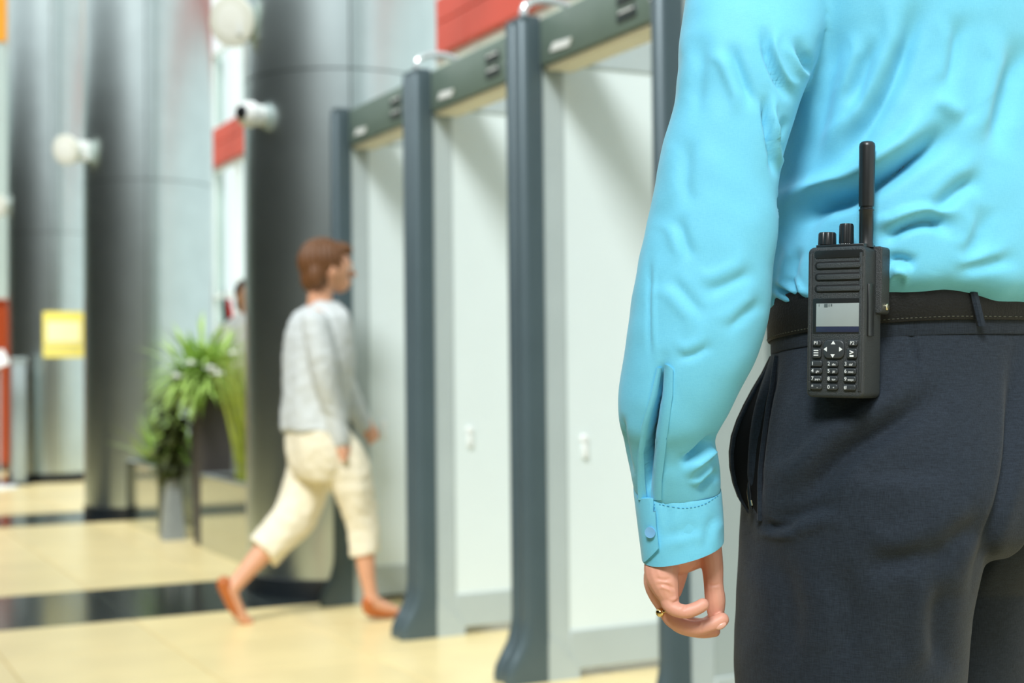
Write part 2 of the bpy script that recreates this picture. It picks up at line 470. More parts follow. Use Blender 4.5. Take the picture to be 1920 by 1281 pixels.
def sring(c, ax, ay, n=64, p=2.3, bb=None):
    """superellipse ring round c with half axes ax, ay; bb scales the back half"""
    out = []
    for k in range(n):
        t = 2 * math.pi * k / n
        cx, sy = math.cos(t), math.sin(t)
        e = 2.0 / p
        x = math.copysign(abs(cx) ** e, cx); y = math.copysign(abs(sy) ** e, sy)
        if bb and y < 0: y *= bb
        out.append(c + ax * x + ay * y)
    return out
def interp(tbl, v):
    xs = [t[0] for t in tbl]
    return [float(np.interp(v, xs, [t[i] for t in tbl])) for i in range(1, len(tbl[0]))]
def smooth_tbl(tbl, n):
    """resample a table smoothly (Catmull-Rom on each column)"""
    T = np.array(tbl, float); out = []
    m = len(T)
    for j in range(n):
        u = j / (n - 1) * (m - 1); i = min(int(u), m - 2); f = u - i
        p0, p1, p2, p3 = T[max(i - 1, 0)], T[i], T[i + 1], T[min(i + 2, m - 1)]
        out.append(0.5 * ((2 * p1) + (-p0 + p2) * f + (2 * p0 - 5 * p1 + 4 * p2 - p3) * f * f + (-p0 + 3 * p1 - 3 * p2 + p3) * f ** 3))
    return out

# --- torso of the shirt: z, half width, half depth
TORSO = [(1.080, .146, .100), (1.090, .158, .116), (1.098, .163, .130), (1.115, .165, .140), (1.16, .164, .142), (1.22, .163, .141), (1.30, .166, .139),
         (1.37, .175, .139), (1.42, .19, .132), (1.46, .180, .115), (1.49, .135, .092), (1.515, .085, .075), (1.53, .070, .072)]
def waist_drop(c, pts, k=0.10):
    for q in pts: q.z -= k * max(0, (q.y - (c.y - 0.11)))
    return pts
torso_r = []
for z, a, b in smooth_tbl(TORSO, 40):
    c = GP + Vector((0, 0, z))
    r = sring(c, Vector((a, 0, 0)), Vector((0, b, 0)), 72, 2.35)
    if z < 1.25: waist_drop(c, r, 0.10 * (1.25 - z) / 0.17)
    if z < 1.16:
        for q in r: q.z += 0.011 * max(0, min(1, (-(q.x - c.x) - 0.01) / 0.06)) * (1.16 - z) / 0.08
    torso_r.append(r)
# --- left sleeve: pixel row, left edge, right edge, depth
SLV = [(-158, 1470, 1560, 1.375), (-145, 1405, 1575, 1.372), (-115, 1340, 1585, 1.365), (-70, 1305, 1580, 1.355), (0, 1286, 1562, 1.345), (100, 1270, 1535, 1.335), (196, 1263, 1500, 1.33), (276, 1246, 1474, 1.325), (361, 1230, 1455, 1.32), (421, 1217, 1458, 1.32),
       (492, 1200, 1450, 1.32), (557, 1187, 1445, 1.32), (620, 1178, 1434, 1.32), (680, 1170, 1412, 1.32), (735, 1161, 1384, 1.322), (770, 1160, 1366, 1.324), (800, 1164, 1349, 1.326),
       (825, 1170, 1341, 1.328), (850, 1174, 1345, 1.33), (885, 1181, 1349, 1.33), (925, 1190, 1350, 1.33)]
SLV = [(a, l, r, d - float(np.interp(a, [-100, 150, 800, 925], [0, .025, .025, 0]))) for a, l, r, d in SLV]
HOR = Vector((FWD.x, FWD.y, 0)).normalized()
def sleeve_ring(py, l, r, d, n=64, k=0.82, tilt=0.0, p=2.2, grow=0.0, rt=0.0):
    c = at((l + r) / 2, py, d); h = (r - l) / 2 / F * d + grow
    return sring(c, RGT * h + Vector((0, 0, rt)), HOR * (h * k) + Vector((0, 0, tilt)), n, p)
sl_r = [sleeve_ring(*v, tilt=float(np.interp(v[0], [300, 925], [0, 0.008]))) for v in smooth_tbl(SLV, 60)]
mb = MB().loft(torso_r).loft(sl_r)
# right sleeve, mirrored stance: hangs straight down on the far side
RS = [((.10, 0.0, 1.455), .045), ((.15, 0.0, 1.44), .068), ((.20, 0.0, 1.385), .078), ((.235, .01, 1.28), .070), ((.25, .015, 1.14), .064), ((.255, .03, 1.02), .058), ((.255, .06, .93), .047), ((.255, .07, .90), .045)]
mb.tube([GP + Vector(p) for p, r in RS], [r for p, r in RS], 40)
shirt_me = remesh(mb, 'shirt', 0.0028, 14, 0.5)

def bake_folds(me, folds, mask=None, GAIN=1.0):
    """press pleats and creases (lines in frame pixels) into the mesh along its normals"""
    V = verts_np(me); N = normals_np(me)
    px, py, dz = project(V)
    view = V - np.array(CAMLOC); view /= np.linalg.norm(view, axis=1)[:, None]
    facing = np.clip(-(N * view).sum(1) * 3.0, 0, 1)
    D = np.zeros(len(V))
    for f in folds:
        pts, amp, w = f[0], f[1], f[2]
        side = f[3] if len(f) > 3 else 0.0          # companion ridge on the right (+) or left (-) of the line
        region = f[4] if len(f) > 4 else None
        P = np.array(smooth_tbl(pts, max(12, len(pts) * 6)))
        seg = np.diff(P, axis=0); L = np.linalg.norm(seg, axis=1); cum = np.concatenate([[0], np.cumsum(L)])
        x0, x1 = P[:, 0].min() - 5 * w, P[:, 0].max() + 5 * w
        y0, y1 = P[:, 1].min() - 5 * w, P[:, 1].max() + 5 * w
        sel = (px > x0) & (px < x1) & (py > y0) & (py < y1) & (facing > 0)
        if region is not None and mask is not None: sel &= (mask == region)
        idx = np.where(sel)[0]
        if not len(idx): continue
        q = np.stack([px[idx], py[idx]], 1)
        best = np.full(len(idx), 1e9); sg = np.zeros(len(idx)); tt = np.zeros(len(idx))
        for i in range(len(seg)):
            a = P[i]; s = seg[i]; l2 = (s @ s) + 1e-9
            t = np.clip(((q - a) @ s) / l2, 0, 1)
            e = q - (a + t[:, None] * s)
            dd = np.hypot(e[:, 0], e[:, 1])
            m = dd < best
            best[m] = dd[m]; sg[m] = np.sign(s[0] * e[m, 1] - s[1] * e[m, 0]); tt[m] = (cum[i] + t[m] * L[i]) / cum[-1]
        taper = np.clip(np.minimum(tt, 1 - tt) * 2.8, 0, 1); taper = taper * taper * (3 - 2 * taper)
        taper = (0.04 + 0.96 * taper) * 1.1
        w = w * (1.0 + 0.7 * (1 - np.clip(taper, 0, 1)))
        taper = taper * np.exp(-np.clip(best / w - 2.5, 0, None))
        s = best * sg
        prof = -np.exp(-(s / w) ** 2)
        if side: prof += abs(side) * np.exp(-((s * np.sign(side) - 1.7 * w) / (1.3 * w)) ** 2)
        D[idx] += amp * 0.001 * GAIN * prof * taper * facing[idx]
    set_verts(me, V + N * D[:, None])

V = verts_np(shirt_me); px, py, dz = project(V)
slR = np.interp(py, [t[0] for t in SLV], [t[2] for t in SLV])
mask = np.where((px < slR + 1) & (dz < 1.352) & (py < 940), 1, 2)
FOLDS = [
    # torso
    ([(1728, -30), (1705, 70), (1675, 150), (1643, 211), (1606, 267), (1560, 335)], 5.5, 17, 0.5, 2),
    ([(1812, 218), (1770, 252), (1728, 283), (1662, 328), (1597, 363), (1531, 386), (1486, 430), (1466, 475)], 12, 18, 0.5, 2),
    ([(1800, 430), (1760, 417), (1728, 415), (1685, 430), (1645, 458)], 6.5, 11, 0.6, 2),
    ([(1860, 335), (1810, 347), (1765, 388), (1740, 420)], 4, 16, 0.3, 2),
    ([(1925, 60), (1900, 150), (1880, 230), (1862, 300)], 5, 20, 0.4, 2),
    ([(1745, 182), (1775, 200), (1812, 222)], -2, 14, 0, 2),
    ([(1655, 490), (1690, 488), (1722, 500)], 4.5, 11, 0.7, 2),
    ([(1500, 330), (1530, 250), (1552, 150), (1580, 20)], 3, 18, 0.4, 2),
    ([(1506, 566), (1478, 552), (1446, 532)], 2.6, 5, 0.7, 2),
    ([(1506, 566), (1492, 545), (1472, 515)], 2.2, 5, 0.7, 2),
    ([(1484, 577), (1465, 568), (1444, 558)], 2.4, 5, 0.6, 2),
    ([(1500, 460), (1485, 500), (1490, 545)], 2.5, 9, 0.5, 2),
    ([(1800, 20), (1790, 110), (1770, 190)], 2.5, 14, 0.3, 2),
    ([(1850, 380), (1840, 450), (1800, 500)], 2.5, 15, 0.3, 2),
    ([(1640, 60), (1620, 130), (1590, 210)], 2.5, 13, 0.4, 2),
    ([(1920, 480), (1850, 500), (1780, 520)], 2, 12, 0.3, 2),
    # sleeve
    ([(1362, 70), (1389, 143), (1418, 215)], 3.6, 12, 0.6, 1),
    ([(1434, 170), (1437, 225), (1446, 285), (1456, 340)], 7, 6, -0.6, 1),
    ([(1434, 40), (1440, 100), (1470, 165), (1500, 190)], 5, 8, -0.5, 1),
    ([(1488, 60), (1520, 125), (1545, 110), (1552, 60)], 5, 9, 0.4, 1),
    ([(1478, 215), (1462, 260), (1470, 300)], 4, 8, 0.5, 1),
    ([(1268, 400), (1280, 440), (1298, 495)], 2.0, 11, 0.5, 1),
    ([(1248, 510), (1283, 552), (1330, 605)], 1.8, 12, 0.5, 1),
    ([(1425, 500), (1370, 530), (1305, 555)], 2.2, 13, 0.5, 1),
    ([(1440, 560), (1395, 590), (1350, 630)], 1.8, 11, 0.5, 1),
    ([(1222, 470), (1219, 560), (1220, 685)], 1.6, 4, -0.6, 1),
    ([(1340, 640), (1300, 665), (1260, 672)], 2, 9, 0.5, 1),
    ([(1270, 872), (1300, 856), (1335, 828), (1350, 836)], 9, 8, 0.5, 1),
    ([(1352, 880), (1325, 905), (1310, 925)], 5, 7, 0.6, 1),
    ([(1166, 770), (1172, 830), (1186, 900)], 4, 5, 0.6, 1),
    ([(1295, 250), (1285, 330), (1290, 400)], 2, 14, 0.4, 1),
    ([(1320, 60), (1310, 150), (1300, 240)], 2, 14, 0.4, 1),
    # sleeve opening above the cuff
    ([(1245, 672), (1237, 730), (1222, 810), (1214, 870), (1217, 945)], 22, 7.0, 0, 1),
    ([(1240, 730), (1224, 810), (1215, 880)], 14, 8, 0, 1),
]
bake_folds(shirt_me, [f for f in FOLDS if f[4] == 2], mask, 2.1)
bake_folds(shirt_me, [f for f in FOLDS if f[4] == 1], mask, 1.5)
from mathutils import noise as mnoise
def crumple(me, amp, f1, amp2, f2, seed=0.0, zs=0.5):
    V = verts_np(me); N = normals_np(me)
    D = np.array([amp * mnoise.noise((x * f1 + seed, y * f1, z * f1 * zs)) + amp2 * mnoise.noise((x * f2 + z * 9, y * f2 + seed, z * f2)) for x, y, z in V])
    set_verts(me, V + N * D[:, None])
crumple(shirt_me, 0.0042, 15, 0.0010, 38)
shirt = obj('shirt', shirt_me, M_shirt, man)
shirt['label'] = 'long-sleeved cyan cotton shirt'
bvh_shirt = BVHTree.FromPolygons([v.co for v in shirt_me.vertices], [p.vertices[:] for p in shirt_me.polygons])

def hit(bvh, px, py):
    d = (at(px, py, 1.0) - CAMLOC).normalized()
    r = bvh.ray_cast(CAMLOC, d)
    return r[0]
def patch(bvh, rows, off=0.002, thick=0.0015, nc=10, fallback=1.33):
    """cloth strip lying on a surface: rows of (y, x_left, x_right) in frame pixels"""
    grid = []
    for (yy, xl, xr) in rows:
        row = []
        for j in range(nc + 1):
            x = xl + (xr - xl) * j / nc
            h = hit(bvh, x, yy)
            row.append((x, yy, None if h is None else (h - CAMLOC).dot(FWD)))
        ds = [q[2] for q in row if q[2] is not None]
        lastd = max(ds) if ds else fallback
        out = []
        for q in row:
            out.append(at(q[0], q[1], (q[2] if q[2] is not None else lastd) - off))
        grid.append(out)
    n = nc + 1
    mb = MB()
    top = [p for r in grid for p in r]
    bot = [p + FWD * (thick + off) for p in top]
    m = len(top); f = []
    for i in range(len(grid) - 1):
        for j in range(nc):
            a, b, c, d = i * n + j, i * n + j + 1, (i + 1) * n + j + 1, (i + 1) * n + j
            f.append((a, b, c, d)); f.append((a + m, d + m, c + m, b + m))
    for i in range(len(grid) - 1):
        a, d = i * n, (i + 1) * n; f.append((a, d, d + m, a + m))
        a, d = i * n + nc, (i + 1) * n + nc; f.append((a, a + m, d + m, d))
    for j in range(nc):
        f.append((j, j + m, j + 1 + m, j + 1)); a = (len(grid) - 1) * n + j; f.append((a, a + 1, a + 1 + m, a + m))
    return mb.add(top + bot, f)
def stitches(parent, bvh, line, n, material, ln=0.0022, r=0.0003):
    mb = MB(); P = smooth_tbl(line, n * 2)
    for i in range(0, n * 2 - 1, 2):
        a = hit(bvh, *P[i]); b = hit(bvh, *P[i + 1])
        if a is None or b is None or (a - b).length > 0.02: continue
        o = -FWD * 0.0004
        mb.tube([a + o, b + o], r, 5)
    o = mb.build('stitching', material, parent); o['kind'] = 'stuff'
    return o
# --- cuff
CUF = [(914, 1189, 1350, .002, .010), (926, 1190, 1351, .004, .010), (975, 1197, 1354, .0045, .010), (1016, 1203, 1355, .0045, .009), (1030, 1205, 1355, .0045, .008)]
cr = [sleeve_ring(v[0], v[1], v[2], 1.33, 72, 0.86, v[4], 2.2, v[3] * 0.2, 0.010 * (v[0] - 914) / 116) for v in smooth_tbl(CUF, 26)]
ci = [[c + (p - c) * 0.955 for p in r] for r in cr[::-1] for c in [sum(r, Vector()) / len(r)]]
ci = [r for r in ci]
cuff_mb = MB()
rings = cr + ci
cuff_mb.loft(rings, caps=False)
nn = len(cr[0])
cuff_me = cuff_mb.mesh('cuff', angle=60)
bake_folds(cuff_me, [([(1240, 925), (1250, 960), (1246, 1000)], 1.5, 7, 0.6), ([(1225, 1010), (1270, 1000), (1330, 985)], 1.6, 9, 0.5), ([(1352, 960), (1330, 990), (1325, 1040)], 2.0, 8, -0.6), ([(1300, 950), (1290, 985), (1300, 1040)], 1.2, 10, 0.5)])
cuff = obj('cuff', cuff_me, M_shirt, shirt)
bvh_cuff = BVHTree.FromPolygons([v.co for v in cuff_me.vertices], [p.vertices[:] for p in cuff_me.polygons])
flap_rows = [(921, 1189, 1229), (935, 1190, 1230), (960, 1194, 1229), (985, 1197, 1230), (1010, 1201, 1233), (1028, 1203, 1235), (1036, 1204, 1228), (1046, 1205.5, 1218), (1054, 1206.5, 1209)]
patch(bvh_cuff, flap_rows, 0.0040, 0.001, 8).build('cuff_flap', M_shirt, shirt, angle=60)
# placket strips along the sleeve opening
patch(bvh_shirt, [(684, 1247, 1252), (692, 1246, 1262), (740, 1243, 1261), (800, 1233, 1253), (850, 1227, 1247), (900, 1222, 1241), (938, 1221, 1240)], 0.0022, 0.001, 6).build('placket', M_shirt, shirt, angle=60)
patch(bvh_shirt, [(690, 1233, 1241), (740, 1221, 1234), (800, 1203, 1215), (850, 1196, 1207), (900, 1195, 1209), (938, 1197, 1213)], 0.0022, 0.001, 6).build('placket', M_shirt, shirt, angle=60)
M_thread = mat('blue_thread', srgb(40, 140, 190), 0.7, vary=0.05)
stitches(shirt, bvh_shirt, [(1261, 700), (1259, 745), (1252, 800), (1246, 850), (1240, 905)], 22, M_thread)
stitches(shirt, bvh_cuff, [(1236, 946), (1280, 953), (1317, 947), (1346, 930)], 16, M_thread)
stitches(shirt, bvh_cuff, [(1227, 945), (1227, 985), (1231, 1022)], 10, M_thread)
# button on the cuff flap
bh = hit(bvh_cuff, 1218, 997) - FWD * 0.0062
bm_ = Matrix.Translation(bh) @ (-FWD - RGT * 0.45).to_track_quat('Z', 'Y').to_matrix().to_4x4()
MB().lathe([(0.0048, -0.001), (0.0052, 0.0003), (0.0050, 0.0012), (0.0038, 0.0010), (0.0, 0.0009)], 20, bm_).build('button', M_button, shirt)
# collar
col_r = []
for z, k, dy in ((1.515, 1.02, 0), (1.55, 1.06, .004), (1.575, 1.02, .008), (1.572, 0.95, .008), (1.52, .92, 0)):
    c = GP + Vector((0, dy, z)); col_r.append(sring(c, Vector((.070 * k, 0, 0)), Vector((0, .072 * k, 0)), 40, 2))
MB().loft(col_r, caps=False).build('collar', M_shirt, shirt)

# --- trousers
PEL = [(1.100, .150, .103), (1.07, .156, .109), (1.03, .167, .117), (.985, .181, .125), (.93, .189, .130), (.89, .191, .128), (.865, .186, .12), (.85, .17, .10)]
pel_r = []
for z, a, b in smooth_tbl(PEL, 24):
    c = GP + Vector((0, 0, z)); r = sring(c, Vector((a, 0, 0)), Vector((0, b, 0)), 72, 2.25)
    if z > 0.97: waist_drop(c, r, 0.10 * (z - 0.97) / 0.12)
    pel_r.append(r)
mb = MB().loft(pel_r)
def leg(s):
    L = [(.93, .092, .0, .092, .118), (.86, .093, .0, .095, .122), (.80, .094, .004, .096, .121), (.74, .094, .008, .099, .117), (.66, .094, .012, .097, .107), (.55, .098, .015, .089, .096), (.47, .100, .012, .084, .090), (.35, .102, .0, .083, .088), (.2, .104, -.01, .084, .088), (.045, .105, -.01, .088, .095)]
    return [sring(GP + Vector((s * x, y, z)), Vector((a, 0, 0)), Vector((0, b, 0)), 56, 2.15) for z, x, y, a, b in smooth_tbl(L, 44)]
mb.loft(leg(-1)); mb.loft(leg(1))
tr_me = remesh(mb, 'trousers', 0.0032, 26, 0.5)
V = verts_np(tr_me); rel = V - np.array(GP)
back = np.clip(-rel[:, 1] / 0.06, 0, 1); back = back * back * (3 - 2 * back)
for s in (-1, 1):
    V[:, 1] -= 0.026 * back * np.exp(-((rel[:, 0] - s * .082) / .075) ** 2 - ((rel[:, 2] - .905) / .085) ** 2)
w = np.clip((rel[:, 0] + .005) / 0.03, 0, 1) * np.clip((.95 - rel[:, 2]) / .15, 0, 1)
V[:, 1] += 0.085 * w                                # the right leg is set a little forward
set_verts(tr_me, V)
bake_folds(tr_me, [
    ([(1800, 715), (1735, 755), (1673, 795), (1578, 855), (1506, 930), (1440, 975)], 7, 22, 0.5),
    ([(1775, 1005), (1700, 1050), (1600, 1058)], 4, 24, 0.4),
    ([(1702, 616), (1717, 660), (1724, 735)], 2.2, 4, 0),
    ([(1902, 610), (1900, 780), (1890, 900), (1860, 1010), (1830, 1090), (1815, 1160)], 6, 12, 0),
    ([(1880, 980), (1800, 1010), (1720, 1100)], 4, 26, 0.4),
    ([(1790, 1080), (1760, 1150), (1765, 1281)], 5, 22, 0.4),
    ([(1440, 1010), (1480, 1120), (1470, 1281)], 3, 26, 0.4),
    ([(1560, 1030), (1590, 1150), (1580, 1281)], 2.5, 30, 0.4),
    ([(1430, 985), (1500, 965), (1580, 935)], 3, 14, 0.5),
    ([(1452, 640), (1448, 700), (1432, 790), (1424, 870), (1421, 975)], 5, 6, 0.7),
    ([(1422, 978), (1450, 990), (1500, 985)], 3, 8, 0.4),
], None, 1.6)
crumple(tr_me, 0.0025, 11, 0.0004, 40, 3.3)
trous = obj('trousers', tr_me, M_trous, man)
trous['label'] = 'dark navy woven dress trousers'
bvh_tr = BVHTree.FromPolygons([v.co for v in tr_me.vertices], [p.vertices[:] for p in tr_me.polygons])
# gaping side pocket: dark lining, curved front edge, welt
pk = [(668, 1450, 1455), (700, 1434, 1450), (730, 1416, 1446), (760, 1400, 1440), (790, 1386, 1436), (820, 1376, 1432), (850, 1372, 1428), (880, 1373, 1425), (910, 1379, 1424), (935, 1388, 1424), (955, 1400, 1424), (968, 1410, 1424), (976, 1418, 1424)]
def pocket_shell():
    g = []
    for (yy, xl, xr) in pk:
        row = []
        h = hit(bvh_tr, xr, yy); dR = (h - CAMLOC).dot(FWD) if h else 1.40
        for j in range(11):
            t = j / 10
            dd = dR + 0.030 * (1 - t) ** 1.5 - 0.003 + 0.004 * math.sin(math.pi * t)
            row.append(at(xl + (xr - xl) * t, yy, dd))
        g.append(row)
    top = [p for r in g for p in r]; m = len(top); bot = [p + FWD * 0.02 for p in top]; f = []
    for i in range(len(g) - 1):
        for j in range(10):
            a, b, c, d = i * 11 + j, i * 11 + j + 1, (i + 1) * 11 + j + 1, (i + 1) * 11 + j
            f += [(a, b, c, d), (a + m, d + m, c + m, b + m)]
        a, d = i * 11, (i + 1) * 11; f.append((a, d, d + m, a + m))
        a, d = i * 11 + 10, (i + 1) * 11 + 10; f.append((a, a + m, d + m, d))
    return MB().add(top + bot, f)
pkt = pocket_shell().build('pocket_lining', M_lining, trous, angle=60)
pts = [at(xl + 1.5, yy, 1.43 if True else 0) for (yy, xl, xr) in pk]
g2 = []
for (yy, xl, xr) in pk:
    h = hit(bvh_tr, xr, yy); dR = (h - CAMLOC).dot(FWD) if h else 1.40
    g2.append((at(xl + 1, yy, dR + 0.026), at(xr + 1, yy, dR - 0.003)))
MB().tube([q[0] for q in g2], 0.0022, 8).build('pocket_edge', M_trous, trous)
MB().tube([q[1] for q in g2], 0.0026, 8).build('pocket_welt', M_trous, trous)
# pen clip glinting in the pocket
ph = hit(bvh_tr, 1422, 930); pd = (ph - CAMLOC).dot(FWD) if ph else 1.4
MB().tube([at(1404, 905, pd), at(1405, 925, pd - .002), at(1408, 955, pd - .002)], [0.0012, 0.0024, 0.0018], 10).build('pocket_clip', mat('dark_gloss', srgb(28, 31, 34), 0.15, vary=0.05), trous)
MB().tube([at(1408, 938, pd - .0045), at(1410, 948, pd - .0045)], 0.0011, 8).build('pocket_clip_end', M_chrome, trous)
# waistband and belt
def band(z0, z1, a, b, th, sag=0.10):
    rr = []
    for z, o in ((z0, 0), (z0, th * .8), (z0 + .0015, th), (z1 - .0015, th), (z1, th * .8), (z1, 0)):
        c = GP + Vector((0, 0, z)); rr.append(waist_drop(c, sring(c, Vector((a + o, 0, 0)), Vector((0, b + o, 0)), 120, 2.25), sag))
    return MB().loft(rr, caps=False)
band(1.060, 1.100, .1565, .1105, .0032).build('waistband', M_trous, trous, angle=50)
belt = band(1.073, 1.113, .1585, .1130, .0042).build('belt', M_belt, man, angle=50)
for zz in (1.0758,):
    rr = []
    c = GP + Vector((0, 0, zz)); ring = waist_drop(c, sring(c, Vector((.1628, 0, 0)), Vector((0, .1173, 0)), 420, 2.25), .10)
    smb = MB()
    for i in range(0, 420, 2): smb.tube([ring[i], ring[(i + 1) % 420]], 0.0004, 5)
    o = smb.build('belt_stitching', mat('olive_thread', srgb(70, 72, 60), 0.7, vary=0.1), belt); o['kind'] = 'stuff'
bvh_belt = BVHTree.FromPolygons([v.co for v in belt.data.vertices], [p.vertices[:] for p in belt.data.polygons])
def belt_loop(top, bot, w=14):
    pts = []
    for i in range(9):
        t = i / 8; x = top[0] + (bot[0] - top[0]) * t; yy = top[1] + (bot[1] - top[1]) * t
        rows = (yy, x - w / 2, x + w / 2); pts.append(rows)
    return pts
dloop = [((1826, 548), (1842, 612))]
for a, b in dloop:
    rows = belt_loop(a, b)
    g = []
    for (yy, xl, xr) in rows:
        h = hit(bvh_belt, (xl + xr) / 2, yy) or hit(bvh_tr, (xl + xr) / 2, yy)
        d0 = (h - CAMLOC).dot(FWD) - 0.003
        g.append((yy, xl, xr, d0))
    dm = min(q[3] for q in g)
    mbb = MB(); top = []
    for (yy, xl, xr, d0) in g:
        top += [at(xl, yy, dm), at((xl + xr) / 2, yy, dm - 0.0015), at(xr, yy, dm)]
    n = len(top); bot = [p + FWD * 0.0035 for p in top]; f = []
    for i in range(8):
        for j in range(2):
            q = (i * 3 + j, i * 3 + j + 1, i * 3 + j + 4, i * 3 + j + 3); f += [q, tuple(k + n for k in q[::-1])]
        f += [(i * 3, i * 3 + 3, i * 3 + 3 + n, i * 3 + n), (i * 3 + 2, i * 3 + 2 + n, i * 3 + 5 + n, i * 3 + 5)]
    mbb.add(top + bot, f).build('belt_loop', M_trous, trous)

# --- left hand: relaxed, fingers curled towards the thigh, thumb hanging
def chain(mb, pts, n=14):
    """rounded tapered limb through (px, py, depth, radius in px)"""
    P = smooth_tbl(pts, len(pts) * 4)
    C = [at(p[0], p[1], p[2]) for p in P]; Rr = [p[3] / F * p[2] for p in P]
    mb.tube(C, Rr, n)
    mb.ball(C[0], Rr[0] * 0.99, seg=14); mb.ball(C[-1], Rr[-1] * 0.99, seg=14)
hm = MB()
chain(hm, [(1275, 985, 1.335, 44), (1272, 1035, 1.335, 42)])
chain(hm, [(1250, 1030, 1.33, 34), (1240, 1070, 1.322, 33), (1247, 1100, 1.317, 27), (1256, 1124, 1.314, 18)])   # ulnar palm to little finger knuckle
chain(hm, [(1256, 1040, 1.345, 32), (1236, 1090, 1.34, 30), (1248, 1140, 1.334, 17)])
chain(hm, [(1262, 1040, 1.36, 30), (1240, 1090, 1.357, 27), (1250, 1142, 1.353, 17)])
chain(hm, [(1275, 1040, 1.37, 28), (1255, 1090, 1.372, 23), (1258, 1138, 1.372, 16)])
chain(hm, [(1270, 1045, 1.345, 27), (1263, 1080, 1.345, 25), (1258, 1105, 1.345, 22)])
chain(hm, [(1252, 1118, 1.315, 17), (1258, 1138, 1.311, 14.5), (1284, 1147, 1.308, 13.5), (1306, 1141, 1.308, 13), (1318, 1134, 1.309, 12.5)])         # little finger
chain(hm, [(1247, 1138, 1.334, 16), (1262, 1164, 1.330, 15), (1298, 1178, 1.326, 14.5), (1330, 1173, 1.326, 14), (1354, 1162, 1.327, 13.5)])   # ring finger
chain(hm, [(1250, 1140, 1.353, 16), (1272, 1172, 1.35, 14.5), (1312, 1184, 1.348, 13), (1340, 1184, 1.348, 11)])                                   # middle finger
chain(hm, [(1258, 1136, 1.372, 15), (1285, 1165, 1.374, 14), (1318, 1172, 1.374, 13), (1338, 1160, 1.372, 12)])                                    # index finger
chain(hm, [(1282, 1052, 1.352, 24), (1315, 1042, 1.350, 22), (1332, 1045, 1.348, 21)])                                                                # thumb web
chain(hm, [(1330, 1030, 1.345, 24), (1336, 1065, 1.342, 20.5), (1338, 1096, 1.340, 18.5), (1341, 1125, 1.340, 19.5), (1342, 1148, 1.341, 16.5)])    # thumb
hand_me = remesh(hm, 'hand', 0.0011, 5, 0.5)
bake_folds(hand_me, [([(1226, 1083), (1245, 1088), (1262, 1084)], 0.9, 3, 0.5), ([(1232, 1094), (1250, 1098), (1270, 1108)], 1.4, 3, 0.6), ([(1275, 1122), (1268, 1128), (1258, 1133)], 1.2, 3, 0.5),
                     ([(1288, 1132), (1284, 1138), (1282, 1146)], 0.8, 2.5, 0.4), ([(1324, 1096), (1338, 1098), (1354, 1095)], 0.8, 2.2, 0.5), ([(1326, 1101), (1340, 1102)], 0.5, 2.0, 0.4),
                     ([(1322, 1168), (1316, 1176), (1312, 1186)], 0.7, 2.5, 0.4)])
hand = obj('hand', hand_me, M_skin, man); hand['label'] = 'left hand with loosely curled fingers'
def nail(px, py, d, rx, rz, tilt):
    M = Matrix.Translation(at(px, py, d)) @ Matrix(((RGT.x, UP.x, -FWD.x, 0), (RGT.y, UP.y, -FWD.y, 0), (RGT.z, UP.z, -FWD.z, 0), (0, 0, 0, 1))) @ Matrix.Rotation(tilt, 4, 'Z')
    return MB().ball((0, 0, 0), 1.0, rx, rz, 0.002, 14).v, M
nv, NM = nail(1352, 1174, 1.3215, 0.0058, 0.0030, R(28))
nmb = MB().ball((0, 0, 0), 1.0, 0.0056, 0.0030, 0.0022, 14); nmb.v = [tuple(NM @ Vector(p)) for p in nmb.v]
nmb.build('fingernail', M_nail, hand)
# ring on the finger
rc = at(1243, 1146, 1.333)
ax = (at(1262, 1164, 1.330) - at(1247, 1138, 1.334)).normalized()
rmb = MB(); u = ax.orthogonal().normalized(); w_ = ax.cross(u)
rp = [rc + at(1250, 1146, 1.333) - at(1243, 1146, 1.333) + (u * math.cos(2 * math.pi * k / 24) + w_ * math.sin(2 * math.pi * k / 24)) * 0.0086 for k in range(25)]
rmb.tube(rp, 0.0011, 8, caps=False)
rmb.ball(at(1238, 1149, 1.328), 0.0042, seg=18)
rmb.build('finger_ring', M_gold, hand)

# --- rest of the body: head, neck, trunk core, right hand
bm2 = MB()
bm2.ball(GP + Vector((0, .035, 1.70)), 0.1, 0.78, 0.98, 1.18, 24)
bm2.ball(GP + Vector((0, .075, 1.635)), 0.055, 1.0, 0.9, 0.85, 16)
bm2.tube([GP + Vector(p) for p in ((0, .0, 1.46), (0, .008, 1.54), (0, .02, 1.63))], [.062, .056, .055], 20)
bm2.tube([GP + Vector(p) for p in ((0, 0, .9), (0, 0, 1.2), (0, 0, 1.48))], [.08, .085, .06], 20)
bm2.tube([GP + Vector(p) for p in ((0, .125, 1.715), (0, .147, 1.675), (0, .135, 1.665))], [.008, .014, .010], 10)
for s in (-1, 1):
    bm2.ball(GP + Vector((s * .083, .03, 1.69)), 0.03, .35, .7, 1.1, 12)
    bm2.ball(GP + Vector((s * .032, .108, 1.728)), 0.02, 1.2, .8, .5, 10)
bm2.tube([GP + Vector((-.022, .122, 1.628)), GP + Vector((0, .128, 1.629)), GP + Vector((.022, .122, 1.628))], .008, 8)
bm2.tube([GP + Vector(p) for p in ((.17, 0, 1.42), (.235, .01, 1.28), (.25, .015, 1.14), (.255, .05, .95), (.255, .07, .88))], [.05, .045, .04, .032, .028], 16)
bm2.tube([GP + Vector(p) for p in ((0, 0, 1.42), (.17, 0, 1.42))], .05, 14)
bm2.ball(GP + Vector((.255, .08, .83)), 0.045, .45, .85, 1.1, 16)
